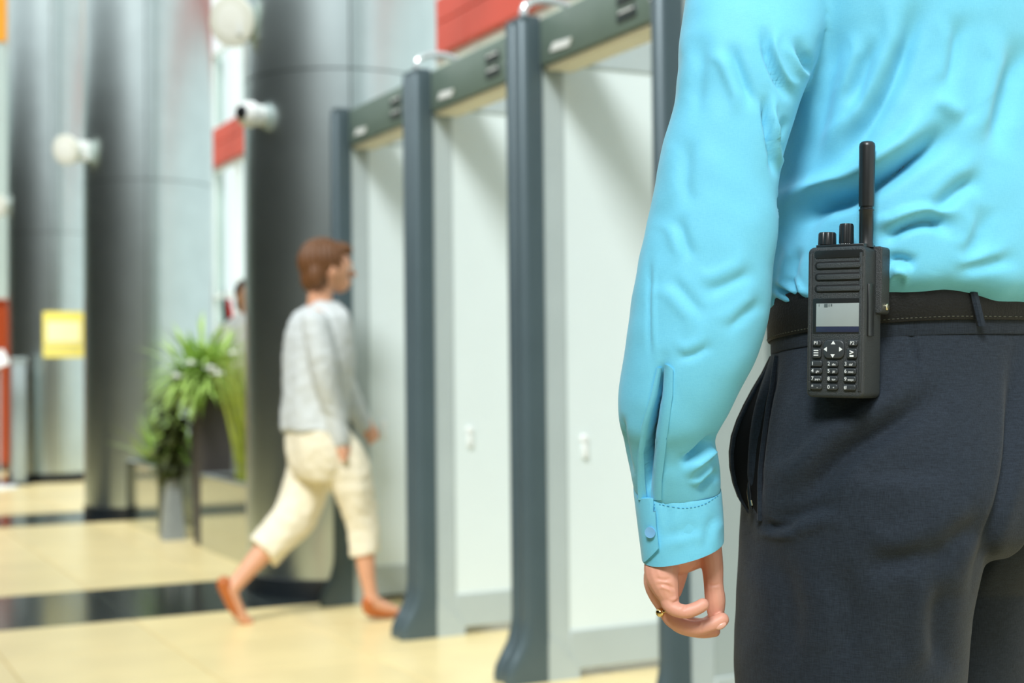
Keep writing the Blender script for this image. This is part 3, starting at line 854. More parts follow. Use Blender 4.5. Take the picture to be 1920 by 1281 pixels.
for i, dy in enumerate((-.028, -.01, .01, .028)):
    ln = (.06, .075, .08, .07)[i]
    bm2.tube([GP + Vector((.255, .082 + dy, .80)), GP + Vector((.247, .084 + dy, .80 - ln * .55)), GP + Vector((.232, .086 + dy, .80 - ln))], [.0095, .009, .0075], 10)
bm2.tube([GP + Vector((.25, .115, .85)), GP + Vector((.243, .13, .81)), GP + Vector((.236, .132, .775))], [.013, .011, .009], 10)
body = obj('body', remesh(bm2, 'body', 0.004, 6), M_skin, man)
hb = MB().ball(GP + Vector((0, .022, 1.722)), 0.1, .84, 1.0, 1.10, 24)
for v in range(len(hb.v)):
    x, y, z = hb.v[v]
    if y - GP.y > .06 and z < 1.765: hb.v[v] = (x, GP.y + .06, max(z, 1.70))
    if z < 1.655: hb.v[v] = (x, y, 1.655)
hb.build('hair', M_hair1, man)
for s in (-1, 1):
    MB().ball(GP + Vector((s * .032, .118, 1.715)), 0.012, seg=12).build('eye', mat('eye_white', srgb(230, 228, 222), 0.2, vary=0.02), man)
    sh = MB()
    c = GP + Vector((s * .105, .0, 0))
    rr = []
    for yv, w, h in ((-.10, .028, .05), (-.08, .036, .07), (-.03, .036, .075), (.04, .040, .065), (.10, .046, .050), (.15, .044, .042), (.185, .030, .034), (.20, .012, .022)):
        rr.append([c + Vector((w * math.cos(a) * (1 if math.sin(a) > 0 else 1.05), yv, h * max(math.sin(a), -0.0) if math.sin(a) > 0 else 0.0)) for a in [2 * math.pi * k / 20 for k in range(20)]])
    sh.loft(rr).build('shoe', M_shoe, man)
# ------------------------------------------------------------------ two-way radio on the belt
M_rad = mat('black_textured_plastic', srgb(40, 46, 48), 0.42, vary=0.12, nscale=700, bump=0.5, bscale=1500)
M_rad2 = mat('black_smooth_plastic', srgb(30, 33, 34), 0.33, vary=0.06, nscale=300)
M_key = mat('key_rubber', srgb(52, 57, 60), 0.38, vary=0.05, nscale=400)
M_lcd = mat('lcd_grey', srgb(150, 160, 160), 0.25, vary=0.02, nscale=100)
M_lcdbar = mat('lcd_navy_bar', srgb(44, 50, 72), 0.3, vary=0.03)
M_lcdink = mat('lcd_ink', srgb(84, 96, 98), 0.4, vary=0.03)
M_print = mat('white_key_print', srgb(232, 236, 236), 0.5, vary=0.02)
M_brass = mat('nickel_screw', srgb(214, 210, 180), 0.25, 1.0, vary=0.05)
tc = Vector((-0.6425, -0.766, 0)); rv = Vector((0.766, -0.6425, 0))
YW = R(24)
nrm = (tc * math.cos(YW) - rv * math.sin(YW)).normalized()
xr = Vector((-nrm.y, nrm.x, 0))
rot = Matrix(((xr.x, -nrm.x, 0), (xr.y, -nrm.y, 0), (0, 0, 1))).to_4x4()
rad_c = at(1566, 604, 1.262)                       # centre of the front face
RM = Matrix.Translation(rad_c) @ Matrix.Rotation(R(-1.6), 4, -FWD) @ rot
RW, RH, RD = 0.0545, 0.1345, 0.038
radio = thing('two_way_radio', rad_c, 'black handheld two-way radio with antenna clipped to the belt', 'radio')
def lx(c): return ((c - 85) / 385.0 - 0.5) * RW     # layout read off the front: column, row
def lz(c): return (0.5 - (c - 170) / 1050.0) * RH
def rbox(x0, x1, z0, z1, y0, y1, bev, M=RM, corner=None, seg=3):
    """rounded slab: outline corners of radius corner, edges eased by bev"""
    bm = bmesh.new(); bmesh.ops.create_cube(bm, size=1)
    for v in bm.verts: v.co = Vector(((x0 + x1) / 2 + v.co.x * (x1 - x0), (y0 + y1) / 2 + v.co.y * (y1 - y0), (z0 + z1) / 2 + v.co.z * (z1 - z0)))
    if corner:
        e = [q for q in bm.edges if abs(q.verts[0].co.y - q.verts[1].co.y) > 1e-9]
        bmesh.ops.bevel(bm, geom=e, offset=corner, segments=5, affect='EDGES', profile=0.5)
    if bev:
        e = [q for q in bm.edges if abs(q.verts[0].co.y - q.verts[1].co.y) < 1e-9 and q.calc_face_angle(0) > 0.5]
        bmesh.ops.bevel(bm, geom=e, offset=bev, segments=seg, affect='EDGES', profile=0.5)
    m = MB(); m.bm(bm, M); return m
housing = rbox(-RW / 2, RW / 2, -RH / 2, RH / 2, 0, RD, 0.0028, corner=0.0055).build('housing', M_rad, radio, angle=35)
# front frame lip so the face reads as recessed
def lip():
    m = MB()
    t = 0.0028
    for (x0, x1, z0, z1) in ((-RW / 2 + .002, -RW / 2 + .002 + t, -RH / 2 + .006, RH / 2 - .006), (RW / 2 - .002 - t, RW / 2 - .002, -RH / 2 + .006, RH / 2 - .006)):
        mm = rbox(x0, x1, z0, z1, -0.0010, 0.001, 0.0004); m.add(mm.v, mm.f)
    return m
lip().build('face_rim', M_rad, housing)
rbox(lx(135), lx(460), lz(250), lz(195), -0.0007, 0.001, 0.0003, corner=0.002).build('name_plate', M_rad2, radio)
for y0, y1 in ((272, 332), (352, 412), (434, 492)):
    s = rbox(lx(136), lx(458), lz(y1), lz(y0), -0.0002, 0.0012, 0.0001, corner=0.0034).build('speaker_slot', mat('slot_black', srgb(8, 9, 9), 0.6, vary=0.1), radio)
    rbox(lx(150), lx(446), lz(y1 - 9), lz(y0 + 12), -0.0016, 0.0012, 0.0008, corner=0.0020).build('speaker_bar', M_rad, s)
bez = rbox(lx(126), lx(448), lz(775), lz(530), -0.0003, 0.0012, 0.0002, corner=0.001).build('screen_bezel', M_rad2, radio)
scr = rbox(lx(150), lx(438), lz(726), lz(565), -0.0006, 0.0006, 0.0001).build('screen', M_lcd, radio)
rbox(lx(150), lx(438), lz(765), lz(727), -0.0006, 0.0006, 0.0001).build('screen_bar', M_lcdbar, scr)
for a, b, c, d in ((168, 172, 570, 586), (204, 228, 568, 592), (234, 240, 570, 588), (248, 258, 570, 586)):
    rbox(lx(a), lx(b), lz(d), lz(c), -0.0008, 0.0, 0).build('screen_icon', M_lcdink, scr)

def text_part(s, x, z, size, parent, y=-0.0026):
    cu = bpy.data.curves.new('txt', 'FONT'); cu.body = s; cu.size = size; cu.align_x = 'CENTER'; cu.align_y = 'CENTER'; cu.extrude = 0.00008
    to = bpy.data.objects.new('txt', cu); COL.objects.link(to)
    dg = bpy.context.evaluated_depsgraph_get()
    me = bpy.data.meshes.new_from_object(to.evaluated_get(dg))
    bpy.data.objects.remove(to); bpy.data.curves.remove(cu)
    T = RM @ Matrix.Translation((x, y, z)) @ Matrix.Rotation(R(90), 4, 'X')
    me.transform(T); me.name = 'key_print'
    return obj('key_print', me, M_print, parent)
def key(x0, x1, y0, y1, h=0.0024, corner=0.0018):
    return rbox(lx(x0), lx(x1), lz(y1), lz(y0), -h, 0.0008, 0.0008, corner=corner).build('key', M_key, radio)
k = key(130, 190, 822, 860); text_part('P1', lx(158), lz(841), 0.0042, k)
k = key(370, 432, 822, 860); text_part('P2', lx(400), lz(841), 0.0042, k)
k = key(130, 190, 880, 945)
for i in range(3): rbox(lx(143), lx(174), lz(897 + i * 16), lz(890 + i * 16), -0.0027, -0.002, 0).build('key_print', M_print, k)
k = key(362, 430, 880, 945)
m = MB()
for (ax0, az0, ax1, az1) in ((384, 895, 408, 905), (408, 905, 384, 915)):
    m.tube([RM @ Vector((lx(ax0), -0.0026, lz(az0))), RM @ Vector((lx(ax1), -0.0026, lz(az1)))], 0.0005, 6)
m.build('key_print', M_print, k)
rbox(lx(384), lx(410), lz(936), lz(924), -0.0027, -0.002, 0).build('key_print', M_print, k)
dp = rbox(lx(205), lx(345), lz(948), lz(820), -0.0022, 0.0008, 0.0012, corner=0.005).build('direction_pad', M_key, radio)
for cx, cy, dx, dy in ((273, 840, 0, 1), (270, 928, 0, -1), (222, 884, -1, 0), (322, 884, 1, 0)):
    X, Z = lx(cx), lz(cy); s = 0.0021
    tri = [(X + dx * s * .8 - dy * 0 + (0 if dx else -s), Z + dy * -s * .0 + (0 if dy == 0 else -s * .7 * dy) + (0)), ] if False else None
    if dy: pl = [(X - s, Z - dy * s * .6), (X + s, Z - dy * s * .6), (X, Z + dy * s * .9)]
    else: pl = [(X - dx * s * .6, Z - s), (X - dx * s * .6, Z + s), (X + dx * s * .9, Z)]
    MB().prism(pl, -0.00235, -0.002, RM).build('key_print', M_print, dp, smooth=False)
rowsY = ((965, 1005), (1015, 1055), (1070, 1108), (1128, 1165)); colsX = ((120, 198), (230, 305), (342, 425))
main = [['1', '2', '3'], ['4', '5', '6'], ['7', '8', '9'], ['*', '0', '#']]
sub = [['', 'abc', 'def'], ['ghi', 'jkl', 'mno'], ['pqrs', 'tuv', 'wxyz'], ['-', '+', '.']]
for i, (y0, y1) in enumerate(rowsY):
    for j, (x0, x1) in enumerate(colsX):
        k = key(x0, x1, y0, y1)
        text_part(main[i][j], lx(x0 + 16), lz((y0 + y1) / 2), 0.0046, k)
        if sub[i][j]: text_part(sub[i][j], lx(x0 + 50), lz((y0 + y1) / 2 + 4), 0.0027, k)
# knobs, antenna
def knob(x, r, z0, h, n=14, mark=False):
    m = MB(); rings = []
    zs = [(0, r * .86), (h * .08, r * .86), (h * .1, r), (h * .9, r * .97), (h, r * .86)]
    for z, rr in zs:
        rings.append([RM @ Vector((x + rr * (1 + (0.07 if (kk % 4) < 2 and z > h * .09 else 0)) * math.cos(2 * math.pi * kk / (n * 4)), RD * .45 + rr * (1 + (0.07 if (kk % 4) < 2 and z > h * .09 else 0)) * math.sin(2 * math.pi * kk / (n * 4)), z0 + z)) for kk in range(n * 4)])
    o = m.loft(rings).build('knob', M_rad2, radio, angle=30)
    if mark:
        for a in range(-3, 4):
            aa = R(-90 + a * 18)
            MB().box(-.0004, .0004, -.0003, .0003, 0, .0012, M=RM @ Matrix.Translation((x + r * .9 * math.cos(aa), RD * .45 + r * .9 * math.sin(aa), z0 + .0004))).build('knob_mark', M_print, o, smooth=False)
    return o
top = RH / 2
rbox(-RW / 2 + .005, RW / 2 - .004, top - .002, top + .0025, .006, RD - .006, 0.0008).build('top_collar', M_rad2, radio)
knob(lx(222) - .0085, 0.0076, top + .002, 0.0125)
knob(lx(352) - .0085, 0.0062, top + .002, 0.0195, 12, True)
axx = lx(478) - 0.0085
TA = RM @ Matrix.Translation((axx, RD * .5, top))
MB().lathe([(.0066, 0), (.0066, .003), (.0062, .004), (.0063, .032), (.0067, .0325), (.0067, .0335), (.0057, .0342), (.0057, .0358), (.0067, .0364), (.0069, .040), (.0071, .090), (.0067, .0925), (.0050, .0942), (0.0, .0947)], 28, TA).build('antenna', M_rad2, radio)
# side buttons, belt clip on the back with a screw
for z0, z1 in ((.020, .036), (.002, .014), (-.018, -.004)):
    rbox(-RW / 2 - .0016, -RW / 2 + .002, z0, z1, .012, .024, 0.0006).build('side_button', M_rad2, radio)
rbox(RW / 2 - .001, RW / 2 + .0015, -.012, .034, .006, .018, 0.0006).build('accessory_cover', M_rad2, radio)
rbox(RW / 2 - .014, RW / 2 + .0055, .008, top + .001, RD - .014, RD + .005, 0.0014, corner=.003).build('clip_bracket', M_rad, radio)
MB().lathe([(.0034, 0), (.0034, .0012), (.0026, .002), (0, .0021)], 16, RM @ Matrix.Translation((RW / 2 + .0052, RD - .002, .0145)) @ Matrix.Rotation(R(90), 4, 'Y')).build('clip_screw', M_brass, radio)
rbox(-.016, .016, -.03, top - .02, RD - .001, RD + .010, 0.002, corner=.004).build('belt_clip', M_rad2, radio)

# ------------------------------------------------------------------ walking woman
M_blouse = mat('pale_grey_blouse', srgb(200, 206, 206), 0.8, vary=0.06, nscale=20)
M_cream_t = mat('cream_linen', srgb(232, 224, 200), 0.85, vary=0.05, nscale=25)
M_auburn = mat('auburn_hair', srgb(104, 66, 34), 0.55, vary=0.35, nscale=120)
M_tan = mat('tan_leather', srgb(178, 98, 44), 0.45, vary=0.1, nscale=40)
M_skin2 = mat('light_skin', srgb(216, 160, 128), 0.5, vary=0.06, nscale=30)
WY = 5.65
def wp(px, py, Y=WY):
    d = at(px, py, 1.0) - CAMLOC
    t = Y / d.y
    return CAMLOC + d * t
WS = F / 5.95                                       # pixels per metre at the woman
wfoot = wp(620, 1150); 
woman = thing('person', Vector((wfoot.x, WY, 0)), 'woman in pale blouse and cropped cream trousers striding into a gate', 'person')
def wrow(rows, n=40):
    rr = []
    for (yy, xl, xr_, hy) in smooth_tbl(rows, len(rows) * 4):
        a, b = wp(xl, yy), wp(xr_, yy); c = (a + b) / 2
        rr.append(sring(c, (b - a) / 2, Vector((0, hy, 0)), n, 2.2))
    return rr
def wtube(mb, pts, n=18, end=True):
    P = smooth_tbl(pts, len(pts) * 3)
    C = [wp(p[0], p[1], p[2]) for p in P]; rr = [p[3] / WS for p in P]
    mb.tube(C, rr, n); mb.ball(C[0], rr[0] * .98, seg=12)
    if end: mb.ball(C[-1], rr[-1] * .98, seg=12)
m = MB().loft(wrow([(566, 588, 628, .06), (580, 568, 640, .12), (598, 552, 650, .165), (640, 540, 656, .175), (690, 536, 658, .17), (745, 536, 648, .165), (808, 537, 640, .18)]))
wtube(m, [(592, 606, 5.48, 27), (600, 660, 5.46, 25), (610, 720, 5.46, 23), (624, 770, 5.47, 20), (637, 826, 5.48, 16)])
wtube(m, [(612, 606, 5.82, 26), (628, 670, 5.84, 23), (650, 730, 5.84, 20), (668, 770, 5.83, 18), (686, 800, 5.82, 14)])
bl_me = remesh(m, 'blouse', 0.006, 10); crumple(bl_me, 0.014, 12, 0.004, 30, 5.0, 0.35)
bl = obj('blouse', bl_me, M_blouse, woman)
c0 = wp(608, 566)
MB().loft([sring(c0 + Vector((0, 0, dz)), Vector((.055 * k, 0, 0)), Vector((0, .06 * k, 0)), 28, 2) for dz, k in ((-.045, 1.25), (-.02, 1.12), (-.002, 1.12), (-.006, 1.0), (-.03, .95))], caps=False).build('collar', M_blouse, bl)
m = MB().loft(wrow([(775, 548, 640, .15), (805, 544, 648, .17), (840, 543, 660, .18), (875, 548, 668, .17), (900, 560, 664, .14)]))
wtube(m, [(634, 840, 5.56, 42), (655, 890, 5.55, 42), (672, 935, 5.55, 36), (681, 985, 5.55, 29), (683, 1030, 5.55, 27), (684, 1040, 5.55, 27)], end=False)
wtube(m, [(592, 845, 5.74, 46), (580, 900, 5.75, 46), (556, 958, 5.75, 43), (522, 1005, 5.75, 39), (492, 1036, 5.75, 37)], end=False)
ct_me = remesh(m, 'cropped_trousers', 0.006, 8); crumple(ct_me, 0.014, 11, 0.004, 30, 8.0, 0.4)
obj('cropped_trousers', ct_me, M_cream_t, woman)
# body: head with face, neck, hands with fingers, calves and feet
m = MB()
hc = wp(617, 505)
m.ball(hc + Vector((-.005, 0, .012)), 0.1, .98, .76, 1.05, 24)
m.ball(hc + Vector((.045, 0, -.055)), 0.052, .9, .85, .85, 16)
m.tube([hc + Vector((.085, 0, .015)), hc + Vector((.114, 0, -.018)), hc + Vector((.095, 0, -.028))], [.008, .012, .009], 10)
m.tube([hc + Vector((.082, -.02, -.052)), hc + Vector((.093, 0, -.052)), hc + Vector((.082, .02, -.052))], .009, 8)
m.tube([hc + Vector((.08, -.035, .018)), hc + Vector((.09, 0, .022)), hc + Vector((.08, .035, .018))], .012, 8)
for s in (-1, 1): m.ball(hc + Vector((-.012, s * .076, -.012)), 0.026, .7, .35, 1.1, 12)
wtube(m, [(600, 590, WY, 26), (598, 700, WY, 40), (600, 850, WY, 36)])
for pts in ([(598, 600, WY, 20), (596, 606, 5.50, 16), (610, 720, 5.46, 12), (637, 826, 5.48, 10)], [(600, 600, WY, 20), (612, 606, 5.80, 16), (650, 730, 5.84, 12), (689, 800, 5.82, 9)],
            [(610, 850, 5.65, 30), (640, 870, 5.56, 28), (672, 935, 5.55, 24), (683, 1010, 5.55, 20)], [(600, 850, 5.65, 30), (580, 900, 5.74, 28), (556, 958, 5.75, 26), (518, 1008, 5.75, 22)]):
    wtube(m, pts)
wtube(m, [(600, 535, WY, 24), (600, 560, WY, 23), (598, 600, WY, 26)])
for (hx, hy_, Y) in ((640, 838, 5.48), (691, 806, 5.82)):
    wtube(m, [(hx - 4, hy_ - 14, Y, 11), (hx, hy_, Y, 13), (hx + 3, hy_ + 10, Y, 12)])
    for q, dy in enumerate((-.03, -.01, .01, .03)):
        wtube(m, [(hx + 2, hy_ + 10, Y + dy, 4.6), (hx + 8, hy_ + 20, Y + dy, 4.4), (hx + 2, hy_ + 25, Y + dy, 3.8)])
    wtube(m, [(hx + 8, hy_ - 4, Y, 5), (hx + 16, hy_ + 6, Y, 4.6), (hx + 16, hy_ + 16, Y, 4)])
wtube(m, [(683, 1005, 5.55, 22), (686, 1060, 5.55, 17), (693, 1105, 5.55, 13), (698, 1128, 5.55, 15)])
wtube(m, [(698, 1130, 5.55, 14), (722, 1140, 5.55, 12), (745, 1147, 5.55, 8)])
wtube(m, [(520, 1005, 5.75, 24), (476, 1055, 5.75, 18), (448, 1088, 5.75, 15), (432, 1105, 5.75, 15)])
wtube(m, [(430, 1103, 5.75, 15), (440, 1132, 5.75, 13), (455, 1158, 5.75, 11), (468, 1166, 5.75, 8)])
wbody = obj('body', remesh(m, 'body', 0.004, 6), M_skin2, woman)
for s in (-1, 1): MB().ball(hc + Vector((.078, s * .03, .002)), .011, seg=10).build('eye', MATS['eye_white'], woman)
# bobbed hair: cap pulled down at the back and sides
h = MB()
h.ball(hc + Vector((-.030, 0, .032)), 0.1, 1.04, .88, 1.0, 28)
h.ball(hc + Vector((-.060, 0, -.035)), 0.075, .80, 1.0, .95, 20)
h.ball(hc + Vector((.040, 0, .082)), 0.055, 1.1, 1.1, .6, 18)
for s in (-1, 1): h.ball(hc + Vector((-.068, s * .050, -.030)), 0.05, .8, .7, 1.25, 16)
hm_ = remesh(h, 'hair', 0.005, 5)
Vh = verts_np(hm_)
rng = np.random.default_rng(3)
ang = np.arctan2(Vh[:, 1] - hc.y, Vh[:, 0] - hc.x)
Nh = normals_np(hm_)
Vh += Nh * (0.003 * np.sin(ang * 26 + Vh[:, 2] * 30))[:, None]
set_verts(hm_, Vh)
obj('hair', hm_, M_auburn, woman)
def wshoe(pts, Y, back):
    m = MB()
    wtube(m, [(p[0], p[1], Y, p[2]) for p in pts])
    return remesh(m, 'shoe', 0.004, 4)
obj('shoe', wshoe([(692, 1128, 14), (694, 1143, 13), (720, 1148, 11), (746, 1148, 8)], 5.55, 0), M_tan, woman)
obj('shoe', wshoe([(420, 1094, 14), (428, 1112, 14), (442, 1142, 12), (462, 1168, 8)], 5.75, 1), M_tan, woman)

# ------------------------------------------------------------------ planters between the columns
M_soil = mat('dark_soil', srgb(52, 40, 30), 0.95, vary=0.3, nscale=60)
M_darkpot = mat('dark_grey_pot', srgb(62, 58, 56), 0.45, vary=0.06, nscale=10)
M_greypot = mat('brushed_grey_pot', srgb(150, 158, 160), 0.4, 0.3, vary=0.05, nscale=20)
M_leafL = mat('light_green_leaf', srgb(172, 204, 110), 0.5, vary=0.25, nscale=8)
M_leafD = mat('dark_olive_leaf', srgb(74, 84, 36), 0.5, vary=0.3, nscale=10)
M_grassm = mat('yellow_green_grass', srgb(156, 170, 62), 0.55, vary=0.3, nscale=10)
M_petal = mat('white_petal', srgb(244, 246, 240), 0.6, vary=0.02)
for M_ in (M_leafL, M_grassm):
    M_.node_tree.nodes['Principled BSDF'].inputs['Transmission Weight'].default_value = 0.0
def trough(x0, x1, y0, y1, h, label):
    root = thing('planter_trough', ((x0 + x1) / 2, (y0 + y1) / 2, 0), label, 'planter', 'mirrored planter troughs')
    t = .02
    m = MB()
    m.box(x0, x0 + t, y0, y1, 0, h, .003, 1); m.box(x1 - t, x1, y0, y1, 0, h, .003, 1)
    m.box(x0 + t, x1 - t, y0, y0 + t, 0, h, .003, 1); m.box(x0 + t, x1 - t, y1 - t, y1, 0, h, .003, 1)
    m.build('body', M_mirror, root, smooth=False)
    rim = MB()
    rim.box(x0 - .004, x0 + t + .004, y0 - .004, y1 + .004, h, h + .012, .002, 1); rim.box(x1 - t - .004, x1 + .004, y0 - .004, y1 + .004, h, h + .012, .002, 1)
    rim.box(x0 + t, x1 - t, y0 - .004, y0 + t, h, h + .012, .002, 1); rim.box(x0 + t, x1 - t, y1 - t, y1 + .004, h, h + .012, .002, 1)
    rim.build('rim', M_greypot, root, smooth=False)
    MB().box(x0 + t, x1 - t, y0 + t, y1 - t, h - .06, h - .03).build('soil', M_soil, root, smooth=False)
    return root
trough(2.19, 2.62, 7.12, 8.40, .43, 'mirrored steel planter trough holding the tall grass')
trough(2.11, 2.54, 9.15, 10.10, .43, 'mirrored steel planter trough behind the tapered grey pot')
def leaf(mb, base, d, length, width, droop, fold=0.15, segs=5):
    """arched leaf blade with a folded midrib"""
    d = Vector(d).normalized(); side = d.cross(Vector((0, 0, 1)))
    if side.length < 1e-3: side = Vector((1, 0, 0))
    side.normalize(); pts = []; p = Vector(base); dd = d.copy(); L = []
    for i in range(segs + 1):
        t = i / segs; w = width * (math.sin(math.pi * min(1, t * .85 + .12)) ** .8) * (1 if t < 1 else 0.02)
        up = side.cross(dd)
        L += [p + side * w, p + up * (-w * fold), p - side * w]
        dd = (dd + Vector((0, 0, -droop / segs))).normalized(); p = p + dd * (length / segs)
    f = []
    for i in range(segs):
        a = i * 3; f += [(a, a + 1, a + 4, a + 3), (a + 1, a + 2, a + 5, a + 4)]
    mb.add(L, f)
rnd = random.Random(11)
# tall grass in the near trough
gp_ = thing('tall_grass', (2.4, 7.5, .40), 'tuft of tall yellow green grass in the mirrored trough', 'plant')
m = MB()
for i in range(420):
    b = Vector((rnd.uniform(2.23, 2.58), rnd.uniform(7.34, 7.84), .39)); a = rnd.uniform(0, 6.28); s = rnd.uniform(.05, .26)
    leaf(m, b, (math.cos(a) * s, math.sin(a) * s, 1), rnd.uniform(.55, .95), rnd.uniform(.004, .008), rnd.uniform(.1, .9), segs=6)
tag(m.build('blades', M_grassm, gp_), kind='stuff')
# slim dark pot with a flowering plant on top
dp_root = thing('tall_pot', (2.30, 8.56, 0), 'slim tall dark grey pot standing between the mirrored troughs', 'pot')
rr = []
for z, k in ((0, .78), (.02, .80), (.95, 1.0), (.97, 1.0), (.97, .90), (.93, .88)):
    rr.append(sring(Vector((2.30, 8.56, z)), Vector((.115 * k, 0, 0)), Vector((0, .13 * k, 0)), 32, 8))
MB().loft(rr, caps=True).build('body', M_darkpot, dp_root, angle=30)
MB().box(2.205, 2.395, 8.45, 8.67, .955, .972).build('rim', M_greypot, dp_root, smooth=False)
fl = thing('flowering_plant', (2.30, 8.56, .96), 'bushy light green plant with white flowers in the slim dark pot', 'plant')
m = MB()
for i in range(520):
    a = rnd.uniform(0, 6.28); el = rnd.uniform(.15, 1.4)
    b = Vector((2.26 + rnd.uniform(-.08, .08), 8.56 + rnd.uniform(-.10, .10), .955 + rnd.uniform(0, .05)))
    leaf(m, b, (math.cos(a) * math.cos(el), math.sin(a) * math.cos(el), math.sin(el)), rnd.uniform(.22, .46), rnd.uniform(.009, .018), rnd.uniform(.4, 2.0))
tag(m.build('leaves', M_leafL, fl), kind='stuff')
def flower(parent, c, r):
    m = MB()
    for k in range(6):
        a = k * math.pi / 3
        leaf(m, c, (math.cos(a), math.sin(a) - .5, .35), r, r * .38, .6, segs=4)
    m.ball(c, r * .3, seg=8)
    return m.build('flower', M_petal, parent)
for (x, yy, d) in ((330, 705, 8.35), (395, 690, 8.25), (408, 700, 8.2), (358, 680, 8.35), (437, 662, 8.3)):
    flower(fl, at(x, yy, d), .055)
# tapered pot with trailing dark foliage
tp = at(322, 1010, 8.95); TPX, TPY = 2.15, 8.93
tpr = thing('tapered_pot', (TPX, TPY, 0), 'tapered light grey pedestal pot in front of the far trough', 'pot')
rr = []
for z, k in ((0, 1.0), (.01, 1.0), (.36, .58), (.375, .62), (.38, .5), (.35, .45)):
    rr.append(sring(Vector((TPX, TPY, z)), Vector((.072 * k, 0, 0)), Vector((0, .072 * k, 0)), 32, 6))
MB().loft(rr).build('body', M_greypot, tpr, angle=30)
tpl = thing('trailing_plant', (TPX, TPY, .37), 'trailing dark olive plant bushing over the tapered grey pot', 'plant')
m = MB()
for i in range(520):
    z = rnd.uniform(.40, .95); a = rnd.uniform(0, 6.28); q = rnd.uniform(.0, .09) * (.6 + .8 * (z - .4))
    leaf(m, Vector((TPX + q * math.cos(a), TPY + q * math.sin(a), z)), (math.cos(a), math.sin(a), rnd.uniform(-.3, .8)), rnd.uniform(.07, .14), rnd.uniform(.012, .022), rnd.uniform(.4, 1.8))
tag(m.build('leaves', M_leafD, tpl), kind='stuff')
MB().tube([Vector((TPX, TPY, .34)), Vector((TPX + .01, TPY, .6)), Vector((TPX - .01, TPY + .01, .92))], .008, 8).build('stem', M_soil, tpl)
# low leafy plants in the far trough
r_ = thing('leafy_plant', (2.33, 9.62, .40), 'loose pale green plant growing in the far mirrored trough', 'plant')
m = MB()
for k in range(170):
    a = rnd.uniform(0, 6.28); el = rnd.uniform(.7, 1.5)
    leaf(m, Vector((2.33 + rnd.uniform(-.12, .12), 9.62 + rnd.uniform(-.22, .22), .39)), (math.cos(a) * math.cos(el), math.sin(a) * math.cos(el), math.sin(el)), rnd.uniform(.2, .5), rnd.uniform(.010, .018), rnd.uniform(.2, .8))
tag(m.build('leaves', M_leafL, r_), kind='stuff')

# ------------------------------------------------------------------ fixtures on the columns
M_lampw = mat('off_white_enamel', srgb(226, 228, 216), 0.35, vary=0.03)
M_lampglass = mat('frosted_lens', srgb(238, 240, 232), 0.3, vary=0.02)
M_lens = mat('black_lens', srgb(16, 22, 24), 0.12, vary=0.05)
def disc_lamp(c, col, rad, label):
    """round floodlight on a bracket fixed to a column"""
    cc = Vector((col[0], col[1], c.z)); dirn = (c - cc); dirn.z = 0; dirn.normalize()
    root = thing('floodlight', c, label, 'lamp', 'round floodlights on the columns')
    face = Vector((-0.72, -0.62, -0.18)).normalized()
    M = Matrix.Translation(c) @ face.to_track_quat('Z', 'Y').to_matrix().to_4x4()
    MB().lathe([(rad * .35, -rad * .34), (rad * .9, -rad * .28), (rad, -rad * .2), (rad * 1.04, -.008), (rad * 1.04, .012), (rad * .94, .016)], 36, M).build('housing', M_lampw, root)
    MB().lathe([(rad * .93, .010), (rad * .86, .014), (rad * .5, .018), (0, .020)], 36, M).build('lens', M_lampglass, root)
    wallp = cc + dirn * CR
    MB().tube([wallp - dirn * .01, wallp + dirn * .06, c - face * rad * .3], .016, 12).build('bracket', M_whitem, root)
    MB().box(-.05, .05, -.05, .05, -.07, .07, .006, 2, M=Matrix.Translation(wallp + dirn * .015) @ dirn.to_track_quat('X', 'Z').to_matrix().to_4x4()).build('mounting_box', M_whitem, root)
disc_lamp(at(436, 40, 6.72), COLS[1], .115, 'large round floodlight high on the column behind the woman')
disc_lamp(at(124, 281, 10.25), COLS[2], .105, 'round floodlight on the column left of the planters')
disc_lamp(at(-4, 386, 14.0), COLS[3], .105, 'round floodlight at the left edge on the farthest column')
# dome camera
sc_ = at(474, 215, 6.62)
cc = Vector((COLS[1][0], COLS[1][1], sc_.z)); dirn = (sc_ - cc).normalized()
cr_ = thing('security_camera', sc_, 'white ball security camera with black lens on the column', 'camera')
sc2 = cc + dirn * (CR + .062)
MB().ball(sc2, .062, seg=28).build('shell', M_whitem, cr_)
ld = Vector((-.86, -.5, .02)).normalized()
MB().lathe([(.036, .035), (.034, .056), (.024, .068), (0, .072)], 24, Matrix.Translation(sc2) @ ld.to_track_quat('Z', 'Y').to_matrix().to_4x4()).build('lens', M_lens, cr_)
MB().lathe([(.05, -.062), (.05, -.045), (.03, -.04)], 24, Matrix.Translation(sc2) @ dirn.to_track_quat('Z', 'Y').to_matrix().to_4x4()).build('mount', M_whitem, cr_)
# yellow notice on the farthest column
M_yel = mat('yellow_notice', srgb(244, 228, 110), 0.6, vary=0.04, nscale=6)
M_yelp = mat('pale_yellow_print', srgb(248, 240, 190), 0.6, vary=0.04)
M_greyp = mat('grey_print', srgb(190, 186, 140), 0.6, vary=0.04)
nt_ = thing('notice', (COLS[3][0], COLS[3][1] - CR, 1.21), 'yellow paper notice stuck on the farthest column', 'notice')
vdir = math.atan2(COLS[3][1], COLS[3][0])           # direction from the camera to the column
def curved(t0, t1, z0, z1, off, name, material, parent):
    c = COLS[3]; rings = []
    for r, z in ((CR + off - .0015, z0), (CR + off, z0), (CR + off, z1), (CR + off - .0015, z1)):
        row = []
        for k in range(15):
            t = t0 + (t1 - t0) * k / 14; a = vdir + math.pi + math.asin(t)
            row.append(Vector((c[0] + r * math.cos(a), c[1] + r * math.sin(a), z)))
        rings.append(row)
    return MB().loft(rings, caps=False, closed=False).build(name, material, parent)
